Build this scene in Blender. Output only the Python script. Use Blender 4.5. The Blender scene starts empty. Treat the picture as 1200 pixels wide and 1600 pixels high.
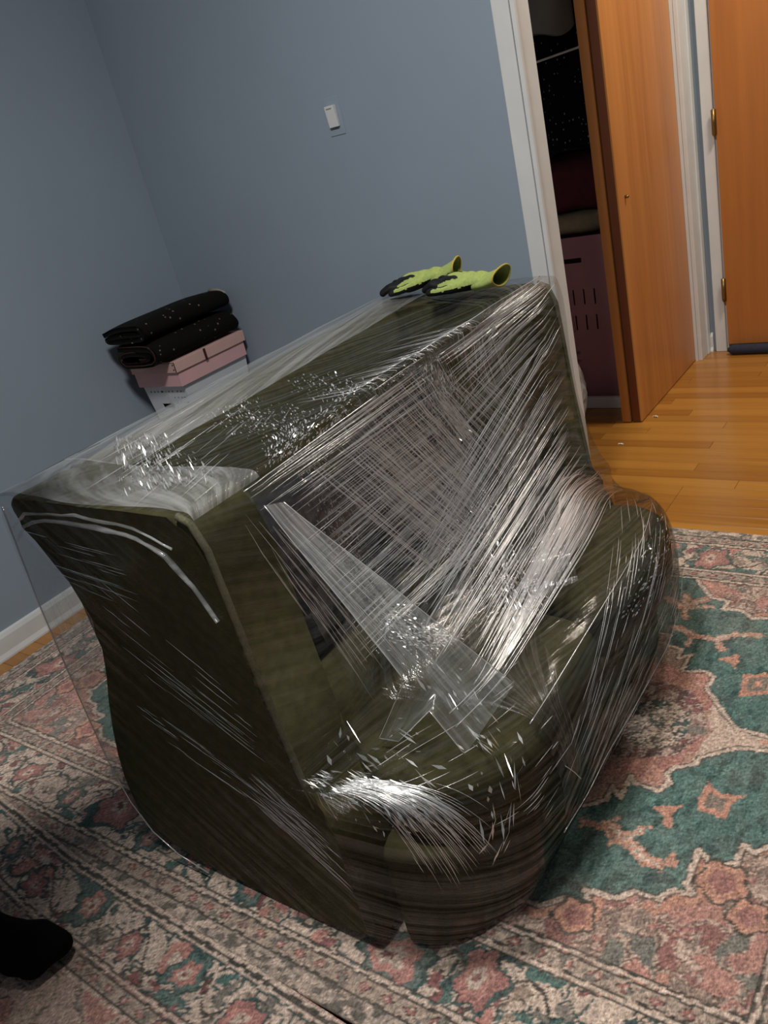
import bpy, bmesh, math, random
import numpy as np
from mathutils import Vector, Matrix, noise
random.seed(7); rng = np.random.default_rng(11)
scene = bpy.context.scene
col = scene.collection
PI = math.pi

# ------------------------------------------------------------------ camera
cam_d = bpy.data.cameras.new('camera'); cam = bpy.data.objects.new('camera', cam_d); col.objects.link(cam)
Rv = Vector((0.8022, 0.5520, -0.2272)).normalized()
Fv = Vector((-0.5930, 0.6920, -0.4126)); Fv = (Fv - Fv.dot(Rv) * Rv).normalized()
Uv = Rv.cross(Fv).normalized()
cam.matrix_world = Matrix(((Rv.x, Uv.x, -Fv.x, 0), (Rv.y, Uv.y, -Fv.y, 0), (Rv.z, Uv.z, -Fv.z, 1.2), (0, 0, 0, 1)))
cam_d.sensor_fit = 'HORIZONTAL'; cam_d.sensor_width = 36.0; cam_d.lens = 36.0 * 1301.35 / 1200.0
cam_d.clip_start = 0.02
scene.camera = cam
# ------------------------------------------------------------------ world, lights, exposure
w = bpy.data.worlds.new('world'); scene.world = w; w.use_nodes = True
w.node_tree.nodes['Background'].inputs[0].default_value = (0.5, 0.55, 0.6, 1)
w.node_tree.nodes['Background'].inputs[1].default_value = 0.02
scene.view_settings.view_transform = 'Standard'; scene.view_settings.look = 'None'
scene.view_settings.gamma = 1.0; scene.view_settings.exposure = 0.0
scene.view_settings.use_curve_mapping = False
def area(name, loc, target, size, power, color, shape='DISK'):
    l = bpy.data.lights.new(name, 'AREA'); l.shape = shape; l.size = size; l.energy = power; l.color = color
    o = bpy.data.objects.new(name, l); col.objects.link(o); o.location = loc
    o.rotation_euler = (Vector(target) - Vector(loc)).to_track_quat('-Z', 'Y').to_euler()
    return o
area('hall_ceiling_lamp', (-0.25, 2.95, 2.42), (-0.25, 2.95, 0), 0.30, 26, (1.0, 0.89, 0.73))
area('room_ceiling_lamp', (-0.66, 0.52, 2.425), (-0.66, 0.52, 0), 0.36, 43, (1.0, 0.97, 0.93))
scene.cycles.transparent_max_bounces = 32

# ------------------------------------------------------------------ materials
def lin(c):
    return tuple(((v / 255) / 12.92 if v / 255 <= 0.04045 else ((v / 255 + 0.055) / 1.055) ** 2.4) for v in c) + (1,)
class NT:
    def __init__(s, name):
        s.m = bpy.data.materials.new(name); s.m.use_nodes = True; s.t = s.m.node_tree
        s.t.nodes.clear(); s.out = s.n('ShaderNodeOutputMaterial')
    def n(s, ty, **kw):
        o = s.t.nodes.new(ty)
        for k, v in kw.items():
            if k.startswith('_'): setattr(o, k[1:], v)
            else: o.inputs[k.replace('__', ' ')].default_value = v
        return o
    def l(s, a, ao, b, bi): s.t.links.new(a.outputs[ao], b.inputs[bi])
    def coords(s, kind='Object', scale=(1, 1, 1)):
        tc = s.n('ShaderNodeTexCoord'); mp = s.n('ShaderNodeMapping'); mp.inputs['Scale'].default_value = scale
        s.l(tc, kind, mp, 'Vector'); return mp
    def ramp(s, stops):
        r = s.n('ShaderNodeValToRGB'); e = r.color_ramp.elements
        while len(e) < len(stops): e.new(0.5)
        for i, (p, c) in enumerate(stops): e[i].position = p; e[i].color = c
        return r
def simple(name, c, rough=0.6, var=0.12, nscale=30, bump=0.0, bscale=200, stretch=(1, 1, 1), spec=0.5, metal=0.0):
    t = NT(name); b = t.n('ShaderNodeBsdfPrincipled', Roughness=rough, Metallic=metal)
    b.inputs['Specular IOR Level'].default_value = spec
    mp = t.coords('Object', stretch); nz = t.n('ShaderNodeTexNoise', Scale=nscale, Detail=5)
    t.l(mp, 'Vector', nz, 'Vector')
    L = lin(c); lo = tuple(v * (1 - var) for v in L[:3]) + (1,); hi = tuple(min(1, v * (1 + var)) for v in L[:3]) + (1,)
    r = t.ramp([(0.3, lo), (0.7, hi)]); t.l(nz, 'Fac', r, 'Fac'); t.l(r, 'Color', b, 'Base Color')
    if bump:
        n2 = t.n('ShaderNodeTexNoise', Scale=bscale, Detail=3); t.l(mp, 'Vector', n2, 'Vector')
        bp = t.n('ShaderNodeBump', Strength=bump, Distance=0.002); t.l(n2, 'Fac', bp, 'Height'); t.l(bp, 'Normal', b, 'Normal')
    t.l(b, 'BSDF', t.out, 'Surface'); return t.m
def wood(name, dark, light, axis, rough=0.3, scale=6.0):
    t = NT(name); b = t.n('ShaderNodeBsdfPrincipled', Roughness=rough)
    sc = [38.0, 38.0, 38.0]; sc[axis] = 1.3
    mp = t.coords('Object', tuple(sc)); nz = t.n('ShaderNodeTexNoise', Scale=1.0, Detail=6, Roughness=0.6, Distortion=0.35); t.l(mp, 'Vector', nz, 'Vector')
    sc2 = [scale] * 3; sc2[axis] = 0.5
    mp2 = t.coords('Object', tuple(sc2)); n2 = t.n('ShaderNodeTexNoise', Scale=1.0, Detail=2); t.l(mp2, 'Vector', n2, 'Vector')
    oi = t.n('ShaderNodeObjectInfo')
    mx = t.n('ShaderNodeMath', _operation='MULTIPLY_ADD'); t.l(nz, 'Fac', mx, 0); mx.inputs[1].default_value = 0.55
    m2 = t.n('ShaderNodeMath', _operation='MULTIPLY_ADD'); t.l(n2, 'Fac', m2, 0); m2.inputs[1].default_value = 0.45
    m3 = t.n('ShaderNodeMath', _operation='MULTIPLY_ADD'); t.l(oi, 'Random', m3, 0); m3.inputs[1].default_value = 0.2; m3.inputs[2].default_value = -0.10
    t.l(m3, 0, m2, 2); t.l(m2, 0, mx, 2)
    r = t.ramp([(0.25, lin(dark)), (0.75, lin(light))]); t.l(mx, 0, r, 'Fac'); t.l(r, 'Color', b, 'Base Color')
    bp = t.n('ShaderNodeBump', Strength=0.08, Distance=0.001); t.l(nz, 'Fac', bp, 'Height'); t.l(bp, 'Normal', b, 'Normal')
    t.l(b, 'BSDF', t.out, 'Surface'); return t.m
def spotted(name, base, dot, scale, size, rough=0.9, stretch=(1, 1, 1)):
    t = NT(name); b = t.n('ShaderNodeBsdfPrincipled', Roughness=rough); b.inputs['Specular IOR Level'].default_value = 0.15
    mp = t.coords('Object', stretch); v = t.n('ShaderNodeTexVoronoi', Scale=scale); v.inputs['Randomness'].default_value = 0.75
    t.l(mp, 'Vector', v, 'Vector')
    r = t.ramp([(size * 0.7, lin(dot)), (size, lin(base))]); t.l(v, 'Distance', r, 'Fac'); t.l(r, 'Color', b, 'Base Color')
    n2 = t.n('ShaderNodeTexNoise', Scale=350, Detail=2); t.l(mp, 'Vector', n2, 'Vector')
    bp = t.n('ShaderNodeBump', Strength=0.4, Distance=0.002); t.l(n2, 'Fac', bp, 'Height'); t.l(bp, 'Normal', b, 'Normal')
    t.l(b, 'BSDF', t.out, 'Surface'); return t.m
def film_mat(name, gloss, haze, rough, us, vs, bump, tint=(0.96, 0.97, 0.97), cross=False, crinkle=0.0, lo=0.08, hi=2.2):
    """clear stretch film: mostly see-through, streaky gloss along U, slight milky haze"""
    t = NT(name)
    tr = t.n('ShaderNodeBsdfTransparent'); tr.inputs[0].default_value = tint + (1,)
    gl = t.n('ShaderNodeBsdfAnisotropic' if False else 'ShaderNodeBsdfGlossy', Roughness=rough); gl.inputs['Color'].default_value = (1, 1, 1, 1)
    df = t.n('ShaderNodeBsdfDiffuse'); df.inputs[0].default_value = (0.85, 0.87, 0.88, 1)
    mp = t.coords('UV', (us, vs, 1)); nz = t.n('ShaderNodeTexNoise', Scale=1.0, Detail=4, Roughness=0.65); t.l(mp, 'Vector', nz, 'Vector')
    h = nz; ho = 'Fac'
    if cross:
        mpb = t.coords('UV', (vs * 0.8, us * 1.3, 1)); nb = t.n('ShaderNodeTexNoise', Scale=1.0, Detail=3); t.l(mpb, 'Vector', nb, 'Vector')
        ad = t.n('ShaderNodeMath', _operation='ADD'); t.l(nz, 'Fac', ad, 0); t.l(nb, 'Fac', ad, 1); h = ad; ho = 0
    if crinkle:
        mc = t.coords('Object'); vo = t.n('ShaderNodeTexVoronoi', Scale=crinkle); t.l(mc, 'Vector', vo, 'Vector')
        ac = t.n('ShaderNodeMath', _operation='MULTIPLY_ADD'); t.l(vo, 'Distance', ac, 0); ac.inputs[1].default_value = 1.2; t.l(h, ho, ac, 2); h = ac; ho = 0
    bp = t.n('ShaderNodeBump', Strength=bump, Distance=0.004); t.l(h, ho, bp, 'Height')
    t.l(bp, 'Normal', gl, 'Normal')
    lw = t.n('ShaderNodeLayerWeight', Blend=0.5); t.l(bp, 'Normal', lw, 'Normal')
    pw = t.n('ShaderNodeMath', _operation='POWER'); t.l(lw, 'Facing', pw, 0); pw.inputs[1].default_value = 4.0
    fr = t.n('ShaderNodeMath', _operation='MULTIPLY_ADD'); t.l(pw, 0, fr, 0); fr.inputs[1].default_value = 0.6; fr.inputs[2].default_value = 0.045
    st = t.ramp([(0.42, (lo, lo, lo, 1)), (0.66, (hi, hi, hi, 1))]); t.l(nz, 'Fac', st, 'Fac')
    fa = t.n('ShaderNodeMath', _operation='MULTIPLY_ADD'); t.l(fr, 0, fa, 0); fa.inputs[1].default_value = gloss * 2.0; fa.inputs[2].default_value = gloss * 0.10
    fm = t.n('ShaderNodeMath', _operation='MULTIPLY'); fm.use_clamp = True; t.l(fa, 0, fm, 0); t.l(st, 'Color', fm, 1)
    hz = t.n('ShaderNodeMath', _operation='MULTIPLY'); t.l(st, 'Color', hz, 0); hz.inputs[1].default_value = haze
    m1 = t.n('ShaderNodeMixShader'); t.l(hz, 0, m1, 'Fac'); t.l(tr, 'BSDF', m1, 1); t.l(df, 'BSDF', m1, 2)
    m2 = t.n('ShaderNodeMixShader'); t.l(fm, 0, m2, 'Fac'); t.l(m1, 'Shader', m2, 1); t.l(gl, 'BSDF', m2, 2)
    t.l(m2, 'Shader', t.out, 'Surface'); return t.m

M = {}
M['wall'] = simple('blue_wall_paint', (142, 156, 170), 0.55, 0.03, 3, 0.05, 260)
M['ceiling'] = simple('ceiling_paint', (225, 225, 222), 0.8, 0.03, 4)
M['white'] = simple('white_trim_paint', (214, 216, 216), 0.35, 0.04, 12)
M['oak'] = wood('oak_strip', (140, 88, 32), (200, 144, 66), 0, 0.22)
M['oakend'] = simple('subfloor', (70, 44, 22), 0.7)
M['door'] = wood('orange_door_veneer', (158, 98, 48), (204, 140, 78), 2, 0.33, 9)
M['dooredge'] = wood('brown_door_edge', (84, 40, 20), (112, 58, 28), 2, 0.45)
M['doorfar'] = wood('hall_door_veneer', (164, 102, 50), (190, 124, 64), 2, 0.38, 4)
M['brass'] = simple('aged_brass', (150, 125, 80), 0.35, 0.1, 40, metal=1.0)
M['navy'] = simple('navy_cloth', (42, 48, 66), 0.85, 0.15, 80, 0.2)
M['fabric'] = simple('olive_upholstery', (74, 70, 44), 0.85, 0.22, 55, 0.5, 700, spec=0.2)
M['welt'] = simple('olive_piping', (112, 108, 84), 0.8, 0.2, 300, 0.4, 900, spec=0.3)
M['charcoal'] = simple('charcoal_cushion', (44, 43, 46), 0.9, 0.2, 60, 0.4, 600, spec=0.2)
M['basecloth'] = simple('dark_base_cloth', (38, 38, 28), 0.9, 0.2, 80)
M['pink'] = simple('pink_cardboard', (214, 170, 172), 0.75, 0.03, 25)
M['lidtop'] = simple('tan_pink_cardboard', (206, 168, 160), 0.75, 0.03, 25)
M['plastic'] = simple('white_plastic', (206, 210, 216), 0.4, 0.03, 10)
M['pinkplastic'] = simple('mauve_plastic', (176, 124, 138), 0.45, 0.05, 10)
M['blanket'] = spotted('black_fleck_knit', (14, 13, 11), (110, 106, 94), 40, 0.15)
M['maroon'] = simple('maroon_cloth', (58, 22, 24), 0.9, 0.2, 90, 0.3)
M['greyhem'] = simple('grey_hem', (150, 145, 135), 0.9, 0.1, 90, 0.3)
M['lime'] = simple('lime_knit', (152, 168, 96), 0.85, 0.12, 160, 0.5, 900, spec=0.2)
M['limehem'] = simple('yellow_hem', (176, 160, 70), 0.85, 0.12, 160, 0.4, 900)
M['nitrile'] = simple('black_nitrile', (13, 13, 14), 0.6, 0.2, 120, 0.3, 500, spec=0.3)
M['sock'] = simple('black_sock_knit', (9, 9, 10), 0.95, 0.2, 150, 0.4, 900, spec=0.1)
M['trousers'] = simple('dark_trousers', (28, 29, 34), 0.9, 0.15, 60, 0.3, 500, spec=0.1)
M['shirt'] = simple('grey_shirt', (70, 72, 76), 0.9, 0.1, 60, 0.2, 400, spec=0.1)
M['skin'] = simple('skin', (196, 150, 124), 0.55, 0.05, 30)
M['hair'] = simple('dark_hair', (30, 24, 20), 0.6, 0.2, 90, 0.4, 300)
M['dots'] = spotted('navy_dotted_cotton', (17, 18, 28), (150, 152, 160), 55, 0.17, stretch=(1, 1, 0.8))
M['greycloth'] = simple('grey_garment_bag', (120, 116, 108), 0.6, 0.1, 10, 0.2, 30)
M['wine'] = simple('wine_red_cloth', (88, 34, 44), 0.9, 0.2, 30, 0.2, 60)
M['beige'] = simple('beige_towel', (160, 146, 122), 0.95, 0.1, 60, 0.5, 400)
M['bag'] = film_mat('white_carrier_bag', 0.2, 0.5, 0.25, 8, 8, 0.6, (0.9, 0.9, 0.92))
M['red'] = simple('red_print', (170, 44, 40), 0.6)
M['scrap'] = simple('white_scrap', (232, 228, 218), 0.8)
M['fridge'] = simple('hall_wall_paint', (150, 160, 172), 0.5, 0.03, 5)
M['film'] = film_mat('stretch_film', 0.16, 0.010, 0.10, 2.0, 70.0, 0.35, (0.75, 0.76, 0.76))
M['film_side'] = film_mat('stretch_film_side', 0.10, 0.004, 0.14, 3.0, 55.0, 0.15)
M['film_milky'] = film_mat('stretch_film_milky', 0.26, 0.135, 0.2, 2.0, 20.0, 0.5, lo=0.5, hi=1.7)
M['film_band'] = film_mat('stretch_film_band', 0.24, 0.012, 0.12, 2.0, 60.0, 0.8, (0.92, 0.92, 0.93))
M['film_cross'] = film_mat('stretch_film_crossed', 0.24, 0.015, 0.12, 2.0, 60.0, 0.9, (0.90, 0.90, 0.91), cross=True)
M['film_glare'] = film_mat('stretch_film_glare', 0.45, 0.02, 0.25, 2.0, 50.0, 1.0, (0.92, 0.92, 0.92), cross=True)
M['film_crinkle'] = film_mat('stretch_film_crinkled', 1.8, 0.30, 0.24, 1.0, 1.0, 0.0, lo=1.0, hi=1.0)
M['film_crease'] = film_mat('stretch_film_crease', 2.4, 0.72, 0.22, 5.0, 1.0, 0.2, (0.9, 0.92, 0.92), lo=0.35, hi=1.6)  # white haze in the colour makes the pleats read as bright highlights

# ------------------------------------------------------------------ mesh helpers
def obj(name, verts, faces, mat, parent=None, smooth=False, uv=None, colors=None):
    me = bpy.data.meshes.new(name); me.from_pydata([tuple(v) for v in verts], [], faces)
    if mat is not None: me.materials.append(M[mat] if isinstance(mat, str) else mat)
    if smooth: me.polygons.foreach_set('use_smooth', [True] * len(me.polygons))
    if uv is not None:
        L = me.uv_layers.new(name='UVMap'); idx = np.empty(len(me.loops), dtype=np.int32); me.loops.foreach_get('vertex_index', idx)
        L.data.foreach_set('uv', np.asarray(uv, dtype=np.float32)[idx].ravel())
    if colors is not None:
        a = me.color_attributes.new('print', 'FLOAT_COLOR', 'POINT'); a.data.foreach_set('color', np.asarray(colors, dtype=np.float32).ravel())
    me.update(); o = bpy.data.objects.new(name, me); col.objects.link(o)
    if parent is not None: o.parent = parent
    return o
def bmobj(name, bm, mat, parent=None, smooth=False):
    bmesh.ops.recalc_face_normals(bm, faces=bm.faces)
    me = bpy.data.meshes.new(name); bm.to_mesh(me); bm.free(); me.materials.append(M[mat])
    if smooth: me.polygons.foreach_set('use_smooth', [True] * len(me.polygons))
    o = bpy.data.objects.new(name, me); col.objects.link(o)
    if parent is not None: o.parent = parent
    return o
def add_box(bm, a, b, bev=0.0, seg=2):
    r = bmesh.ops.create_cube(bm, size=1.0); vs = r['verts']
    c = [(a[i] + b[i]) / 2 for i in range(3)]; s = [abs(b[i] - a[i]) for i in range(3)]
    for v in vs: v.co = Vector((v.co.x * s[0] + c[0], v.co.y * s[1] + c[1], v.co.z * s[2] + c[2]))
    if bev:
        es = list({e for v in vs for e in v.link_edges}); bmesh.ops.bevel(bm, geom=es, offset=bev, segments=seg, affect='EDGES', profile=0.5)
def box(name, a, b, mat, parent=None, bev=0.0, seg=2):
    bm = bmesh.new(); add_box(bm, a, b, bev, seg); return bmobj(name, bm, mat, parent)
def boxes(name, lst, mat, parent=None, bev=0.0):
    bm = bmesh.new()
    for a, b in lst: add_box(bm, a, b, bev)
    return bmobj(name, bm, mat, parent)
def empty(name, loc=(0, 0, 0)):
    o = bpy.data.objects.new(name, None); col.objects.link(o); o.location = loc; o.empty_display_size = 0.05
    return o
def tag(o, label, cat, group=None):
    o['label'] = label; o['category'] = cat
    if group: o['group'] = group
    return o
def struct(o): o['kind'] = 'structure'; return o
def adopt(root, kids):
    for k in kids:
        k.parent = root; k.matrix_parent_inverse = Matrix.Translation(-root.location)
def tube_geo(path, rad, n=8, closed=False):
    vs = []; fs = []; P = [Vector(p) for p in path]; m = len(P)
    up = Vector((0, 0, 1)); prev = None
    for i, p in enumerate(P):
        if closed: t = (P[(i + 1) % m] - P[i - 1]).normalized()
        else: t = (P[min(m - 1, i + 1)] - P[max(0, i - 1)]).normalized()
        if prev is None:
            a = t.cross(up if abs(t.z) < 0.9 else Vector((1, 0, 0))).normalized()
        else: a = (prev - prev.dot(t) * t).normalized()
        prev = a; b = t.cross(a)
        r = rad[i] if hasattr(rad, '__len__') else rad
        for k in range(n):
            q = 2 * PI * k / n; vs.append(p + r * (math.cos(q) * a + math.sin(q) * b))
    for i in range(m if closed else m - 1):
        j = (i + 1) % m
        for k in range(n): fs.append((i * n + k, i * n + (k + 1) % n, j * n + (k + 1) % n, j * n + k))
    if not closed:
        fs.append(tuple(range(n))[::-1]); fs.append(tuple((m - 1) * n + k for k in range(n)))
    return vs, fs
def tube(name, path, rad, mat, parent=None, n=8, closed=False):
    v, f = tube_geo(path, rad, n, closed); return obj(name, v, f, mat, parent, True)
def smooth_poly(pts, it=2):
    for _ in range(it):
        q = []
        for i in range(len(pts)):
            a = Vector(pts[i]); b = Vector(pts[(i + 1) % len(pts)]); q += [a * 0.75 + b * 0.25, a * 0.25 + b * 0.75]
        pts = q
    return [Vector(p) for p in pts]
def pillow(name, outline, z0, z1, r, mat, parent=None, crown=0.02, wob=0.004, layers=7):
    """soft block: plan outline, rounded top and bottom edges, crowned top"""
    n = len(outline); O = [Vector((p[0], p[1])) for p in outline]
    nor = []
    for i in range(n):
        t = (O[(i + 1) % n] - O[i - 1]).normalized(); nor.append(Vector((-t.y, t.x)))
    A = sum(O[i].x * O[(i + 1) % n].y - O[(i + 1) % n].x * O[i].y for i in range(n))
    if A < 0: nor = [-q for q in nor]
    cen = sum(O, Vector((0, 0))) / n
    rings = []
    for k in range(layers):
        a = -PI / 2 + PI / 2 * k / (layers - 1); rings.append((r * (1 - math.cos(a)), z0 + r * (1 + math.sin(a)), 1))
    for k in range(layers):
        a = PI / 2 * k / (layers - 1); rings.append((r * (1 - math.cos(a)), z1 - r * (1 - math.sin(a)), 1))
    vs = []; fs = []
    for ins, z, _ in rings:
        for i in range(n):
            p = O[i] + nor[i] * ins; q = noise.noise(Vector((p.x * 9, p.y * 9, z * 9))) * wob
            vs.append(Vector((p.x + q, p.y + q, z + q)))
    base = [vs[-n + i].copy() for i in range(n)]
    for sc, c in ((0.8, 0.5), (0.55, 0.8), (0.3, 0.95)):
        for i in range(n):
            p = Vector((cen.x, cen.y)) + (Vector((base[i].x, base[i].y)) - cen) * sc
            vs.append(Vector((p.x, p.y, z1 + crown * c + noise.noise(Vector((p.x * 7, p.y * 7, 3))) * wob)))
    m = len(vs) // n
    for j in range(m - 1):
        for i in range(n): fs.append((j * n + i, j * n + (i + 1) % n, (j + 1) * n + (i + 1) % n, (j + 1) * n + i))
    fs.append(tuple(range(n))[::-1]); vs.append(Vector((cen.x, cen.y, z1 + crown)))
    for i in range(n): fs.append(((m - 1) * n + i, (m - 1) * n + (i + 1) % n, len(vs) - 1))
    return obj(name, vs, fs, mat, parent, True)
def blob(name, balls, voxel, mat=None, smooth_it=6):
    """one continuous skin around ellipsoids and capsules; balls: (p0, p1, r0, r1, flatten_z)"""
    bm = bmesh.new()
    for p0, p1, r0, r1, fl in balls:
        p0, p1 = Vector(p0), Vector(p1); k = max(2, int((p1 - p0).length / (min(r0, r1) * 0.6)) + 1)
        for i in range(k):
            t = i / (k - 1); c = p0.lerp(p1, t); r = r0 + (r1 - r0) * t
            s = bmesh.ops.create_icosphere(bm, subdivisions=2, radius=r)
            for v in s['verts']: v.co = Vector((v.co.x + c.x, v.co.y + c.y, v.co.z * fl + c.z))
    me = bpy.data.meshes.new(name); bm.to_mesh(me); bm.free()
    o = bpy.data.objects.new(name, me); col.objects.link(o)
    rm = o.modifiers.new('r', 'REMESH'); rm.mode = 'VOXEL'; rm.voxel_size = voxel
    sm = o.modifiers.new('s', 'SMOOTH'); sm.factor = 0.5; sm.iterations = smooth_it
    dg = bpy.context.evaluated_depsgraph_get(); ev = o.evaluated_get(dg)
    out = bpy.data.meshes.new_from_object(ev)
    bpy.data.objects.remove(o); bpy.data.meshes.remove(me)
    out.name = name; out.polygons.foreach_set('use_smooth', [True] * len(out.polygons))
    return out

# ------------------------------------------------------------------ room shell
XL, YB, ZC, T = -2.447, 2.062, 2.44, 0.10
TB = 0.075; YF = 3.622                                   # far end of the hall
floor = struct(box('floor', (XL - T, -1.6, -0.10), (2.2, YF + T, -0.012), 'oakend'))
struct(box('ceiling', (XL - T, -1.6, ZC), (2.2, YF + T, ZC + 0.1), 'ceiling'))
struct(box('wall_left', (XL - T, -1.6, -0.012), (XL, YB, ZC), 'wall'))
struct(boxes('wall_back', [((XL - T, YB, -0.012), (-1.006, YB + TB, ZC)), ((-0.10, YB, -0.012), (2.2, YB + TB, ZC)), ((-1.006, YB, 2.05), (-0.10, YB + TB, ZC))], 'wall'))
struct(box('wall_right', (2.1, -1.6, -0.012), (2.2, YB, ZC), 'wall'))
struct(box('wall_front', (XL - T, -1.7, -0.012), (2.2, -1.6, ZC), 'wall'))
struct(box('wall_hall_far', (-1.09, YF, -0.012), (2.2, YF + T, ZC), 'wall'))
struct(box('wall_hall_right', (0.55, YB + TB, -0.012), (0.65, YF, ZC), 'fridge'))
struct(boxes('wall_closet', [((-1.85, YB + TB, -0.012), (-1.75, YF + T, ZC)), ((-1.75, YF, -0.012), (-1.09, YF + T, ZC)), ((-1.16, 3.50, -0.012), (-1.075, YF, ZC)), ((-1.16, YB + TB, 2.05), (-1.075, 3.50, ZC))], 'wall'))
# oak strips: whole boards in the hall, the closet and the bare strip along the left wall
def make_plank(L):
    bm = bmesh.new(); add_box(bm, (0, 0.0004, -0.018), (L, 0.0562, 0.0), 0.0012, 1); bmesh.ops.recalc_face_normals(bm, faces=bm.faces)
    me = bpy.data.meshes.new('plank'); bm.to_mesh(me); bm.free(); me.materials.append(M['oak']); return me
PW = 0.0566
lens = [0.4, 0.55, 0.7, 0.85, 1.0]; plank_meshes = [make_plank(L) for L in lens]
def plank(me, x, y):
    o = bpy.data.objects.new('plank', me); col.objects.link(o); o.parent = floor; o.location = (x, y, 0)
for r_ in range(int((YF - YB) / PW) + 2):
    y = YB - 0.02 + r_ * PW
    if y + PW > YF + 0.03: break
    x = -1.74 - random.random() * 0.0
    while x < 0.5:
        k = random.randrange(5)
        if x < -1.7: k = random.randrange(3)
        plank(plank_meshes[k], x, y); x += lens[k] + 0.0006
strip = make_plank(0.40)
for r_ in range(28):
    y = YB - 0.02 - (r_ + 1) * PW
    if y < 0.40: break
    plank(strip, XL + 0.002 + (0.012 if False else 0), y)

long_ = make_plank(1.08)
for r_ in range(46):
    y = YB - 0.02 - (r_ + 1) * PW
    for k in range(2): plank(long_, -0.10 - (0.31 * (r_ * 7 % 5) / 5) + k * 1.0806, y)
# baseboards and casings
def moulded(name, prof, a, b, nrm, mat='white'):
    """extrude a (out, up) profile from a to b; nrm points into the room"""
    a, b, nv = Vector(a), Vector(b), Vector(nrm); vs = []; n = len(prof)
    for p in (a, b):
        for o_, u_ in prof: vs.append(p + nv * o_ + Vector((0, 0, u_)))
    fs = [(i, (i + 1) % n, n + (i + 1) % n, n + i) for i in range(n)] + [tuple(range(n))[::-1], tuple(range(n, 2 * n))]
    return obj(name, vs, fs, mat)
bb = [(0, 0), (0.02, 0), (0.02, 0.006), (0.013, 0.02), (0.013, 0.066), (0.008, 0.078), (0, 0.082)]
struct(moulded('baseboard_left', bb, (XL, -1.6, 0), (XL, YB, 0), (1, 0, 0)))
struct(moulded('baseboard_back', bb, (XL + 0.021, YB, 0), (-1.042, YB, 0), (0, -1, 0)))
struct(moulded('baseboard_hall', bb, (-1.052, YF, 0), (-1.042, YF, 0), (0, -1, 0)))
# room doorway casing: flat board, back band and jamb
c1 = struct(boxes('trim_1', [((-1.043, YB - 0.016, 0), (-0.9985, YB, 2.1)), ((-0.9975, YB - 0.012, 0), (-0.986, YB, 2.1))], 'white', bev=0.002))
box('jamb', (-1.0055, YB, 0), (-0.992, YB + TB + 0.004, 2.05), 'white', c1, 0.002)
box('jamb', (-0.100, YB, 0), (-0.114, YB + TB + 0.004, 2.05), 'white', c1, 0.002)
box('casing_board', (-0.107, YB - 0.016, 0), (-0.03, YB, 2.1), 'white', c1, 0.002)
box('head_casing', (-1.043, YB - 0.016, 2.101), (-0.03, YB, 2.17), 'white', c1, 0.002)
# closet end casing and hall door frame
t2 = struct(boxes('trim_2', [((-1.074, 3.498, 0), (-1.058, 3.575, 2.05)), ((-1.073, 3.577, 0), (-1.052, 3.612, 2.05))], 'white', bev=0.002))
box('jamb', (-1.0868, 3.4974, 0), (-1.0745, 3.4999, 2.05), 'white', t2)
t3 = struct(boxes('trim_3', [((-1.030, YF - 0.018, 0), (-0.985, YF, 2.1))], 'white', bev=0.003))
box('jamb', (-0.9848, YF - 0.010, 0), (-0.978, YF, 2.1), 'white', t3, 0.001)
d1 = struct(empty('door_1', (-0.975, YF - 0.004, 0)))
kids = [box('door_leaf', (-0.975, YF - 0.030, 0.035), (-0.16, YF - 0.001, 2.03), 'doorfar', None, 0.002)]
for z in (0.27, 0.915, 1.75):
    kids.append(boxes('hinge', [((-0.989, YF - 0.034, z - 0.045), (-0.971, YF - 0.0305, z + 0.045))], 'brass', None))
    kids.append(tube('hinge_knuckle', [(-0.979, YF - 0.038, z - 0.048), (-0.979, YF - 0.038, z + 0.048)], 0.006, 'brass'))
kids.append(tube('door_knob', [(-0.235, YF - 0.03, 0.95), (-0.235, YF - 0.05, 0.95), (-0.235, YF - 0.065, 0.95), (-0.235, YF - 0.09, 0.95)], [0.012, 0.012, 0.028, 0.02], 'brass', n=14))
adopt(d1, kids)
ds = empty('draft_stopper', (-0.55, YF - 0.04, 0))
tb = tube('fabric_tube', [(-0.97, YF - 0.062, 0.022), (-0.95, YF - 0.062, 0.022), (-0.5, YF - 0.063, 0.022), (-0.16, YF - 0.062, 0.022)], [0.008, 0.021, 0.0215, 0.021], 'navy', n=12)
adopt(ds, [tb]); tag(ds, 'navy fabric draft stopper tube lying along the bottom of the hall door', 'draft stopper')
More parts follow.
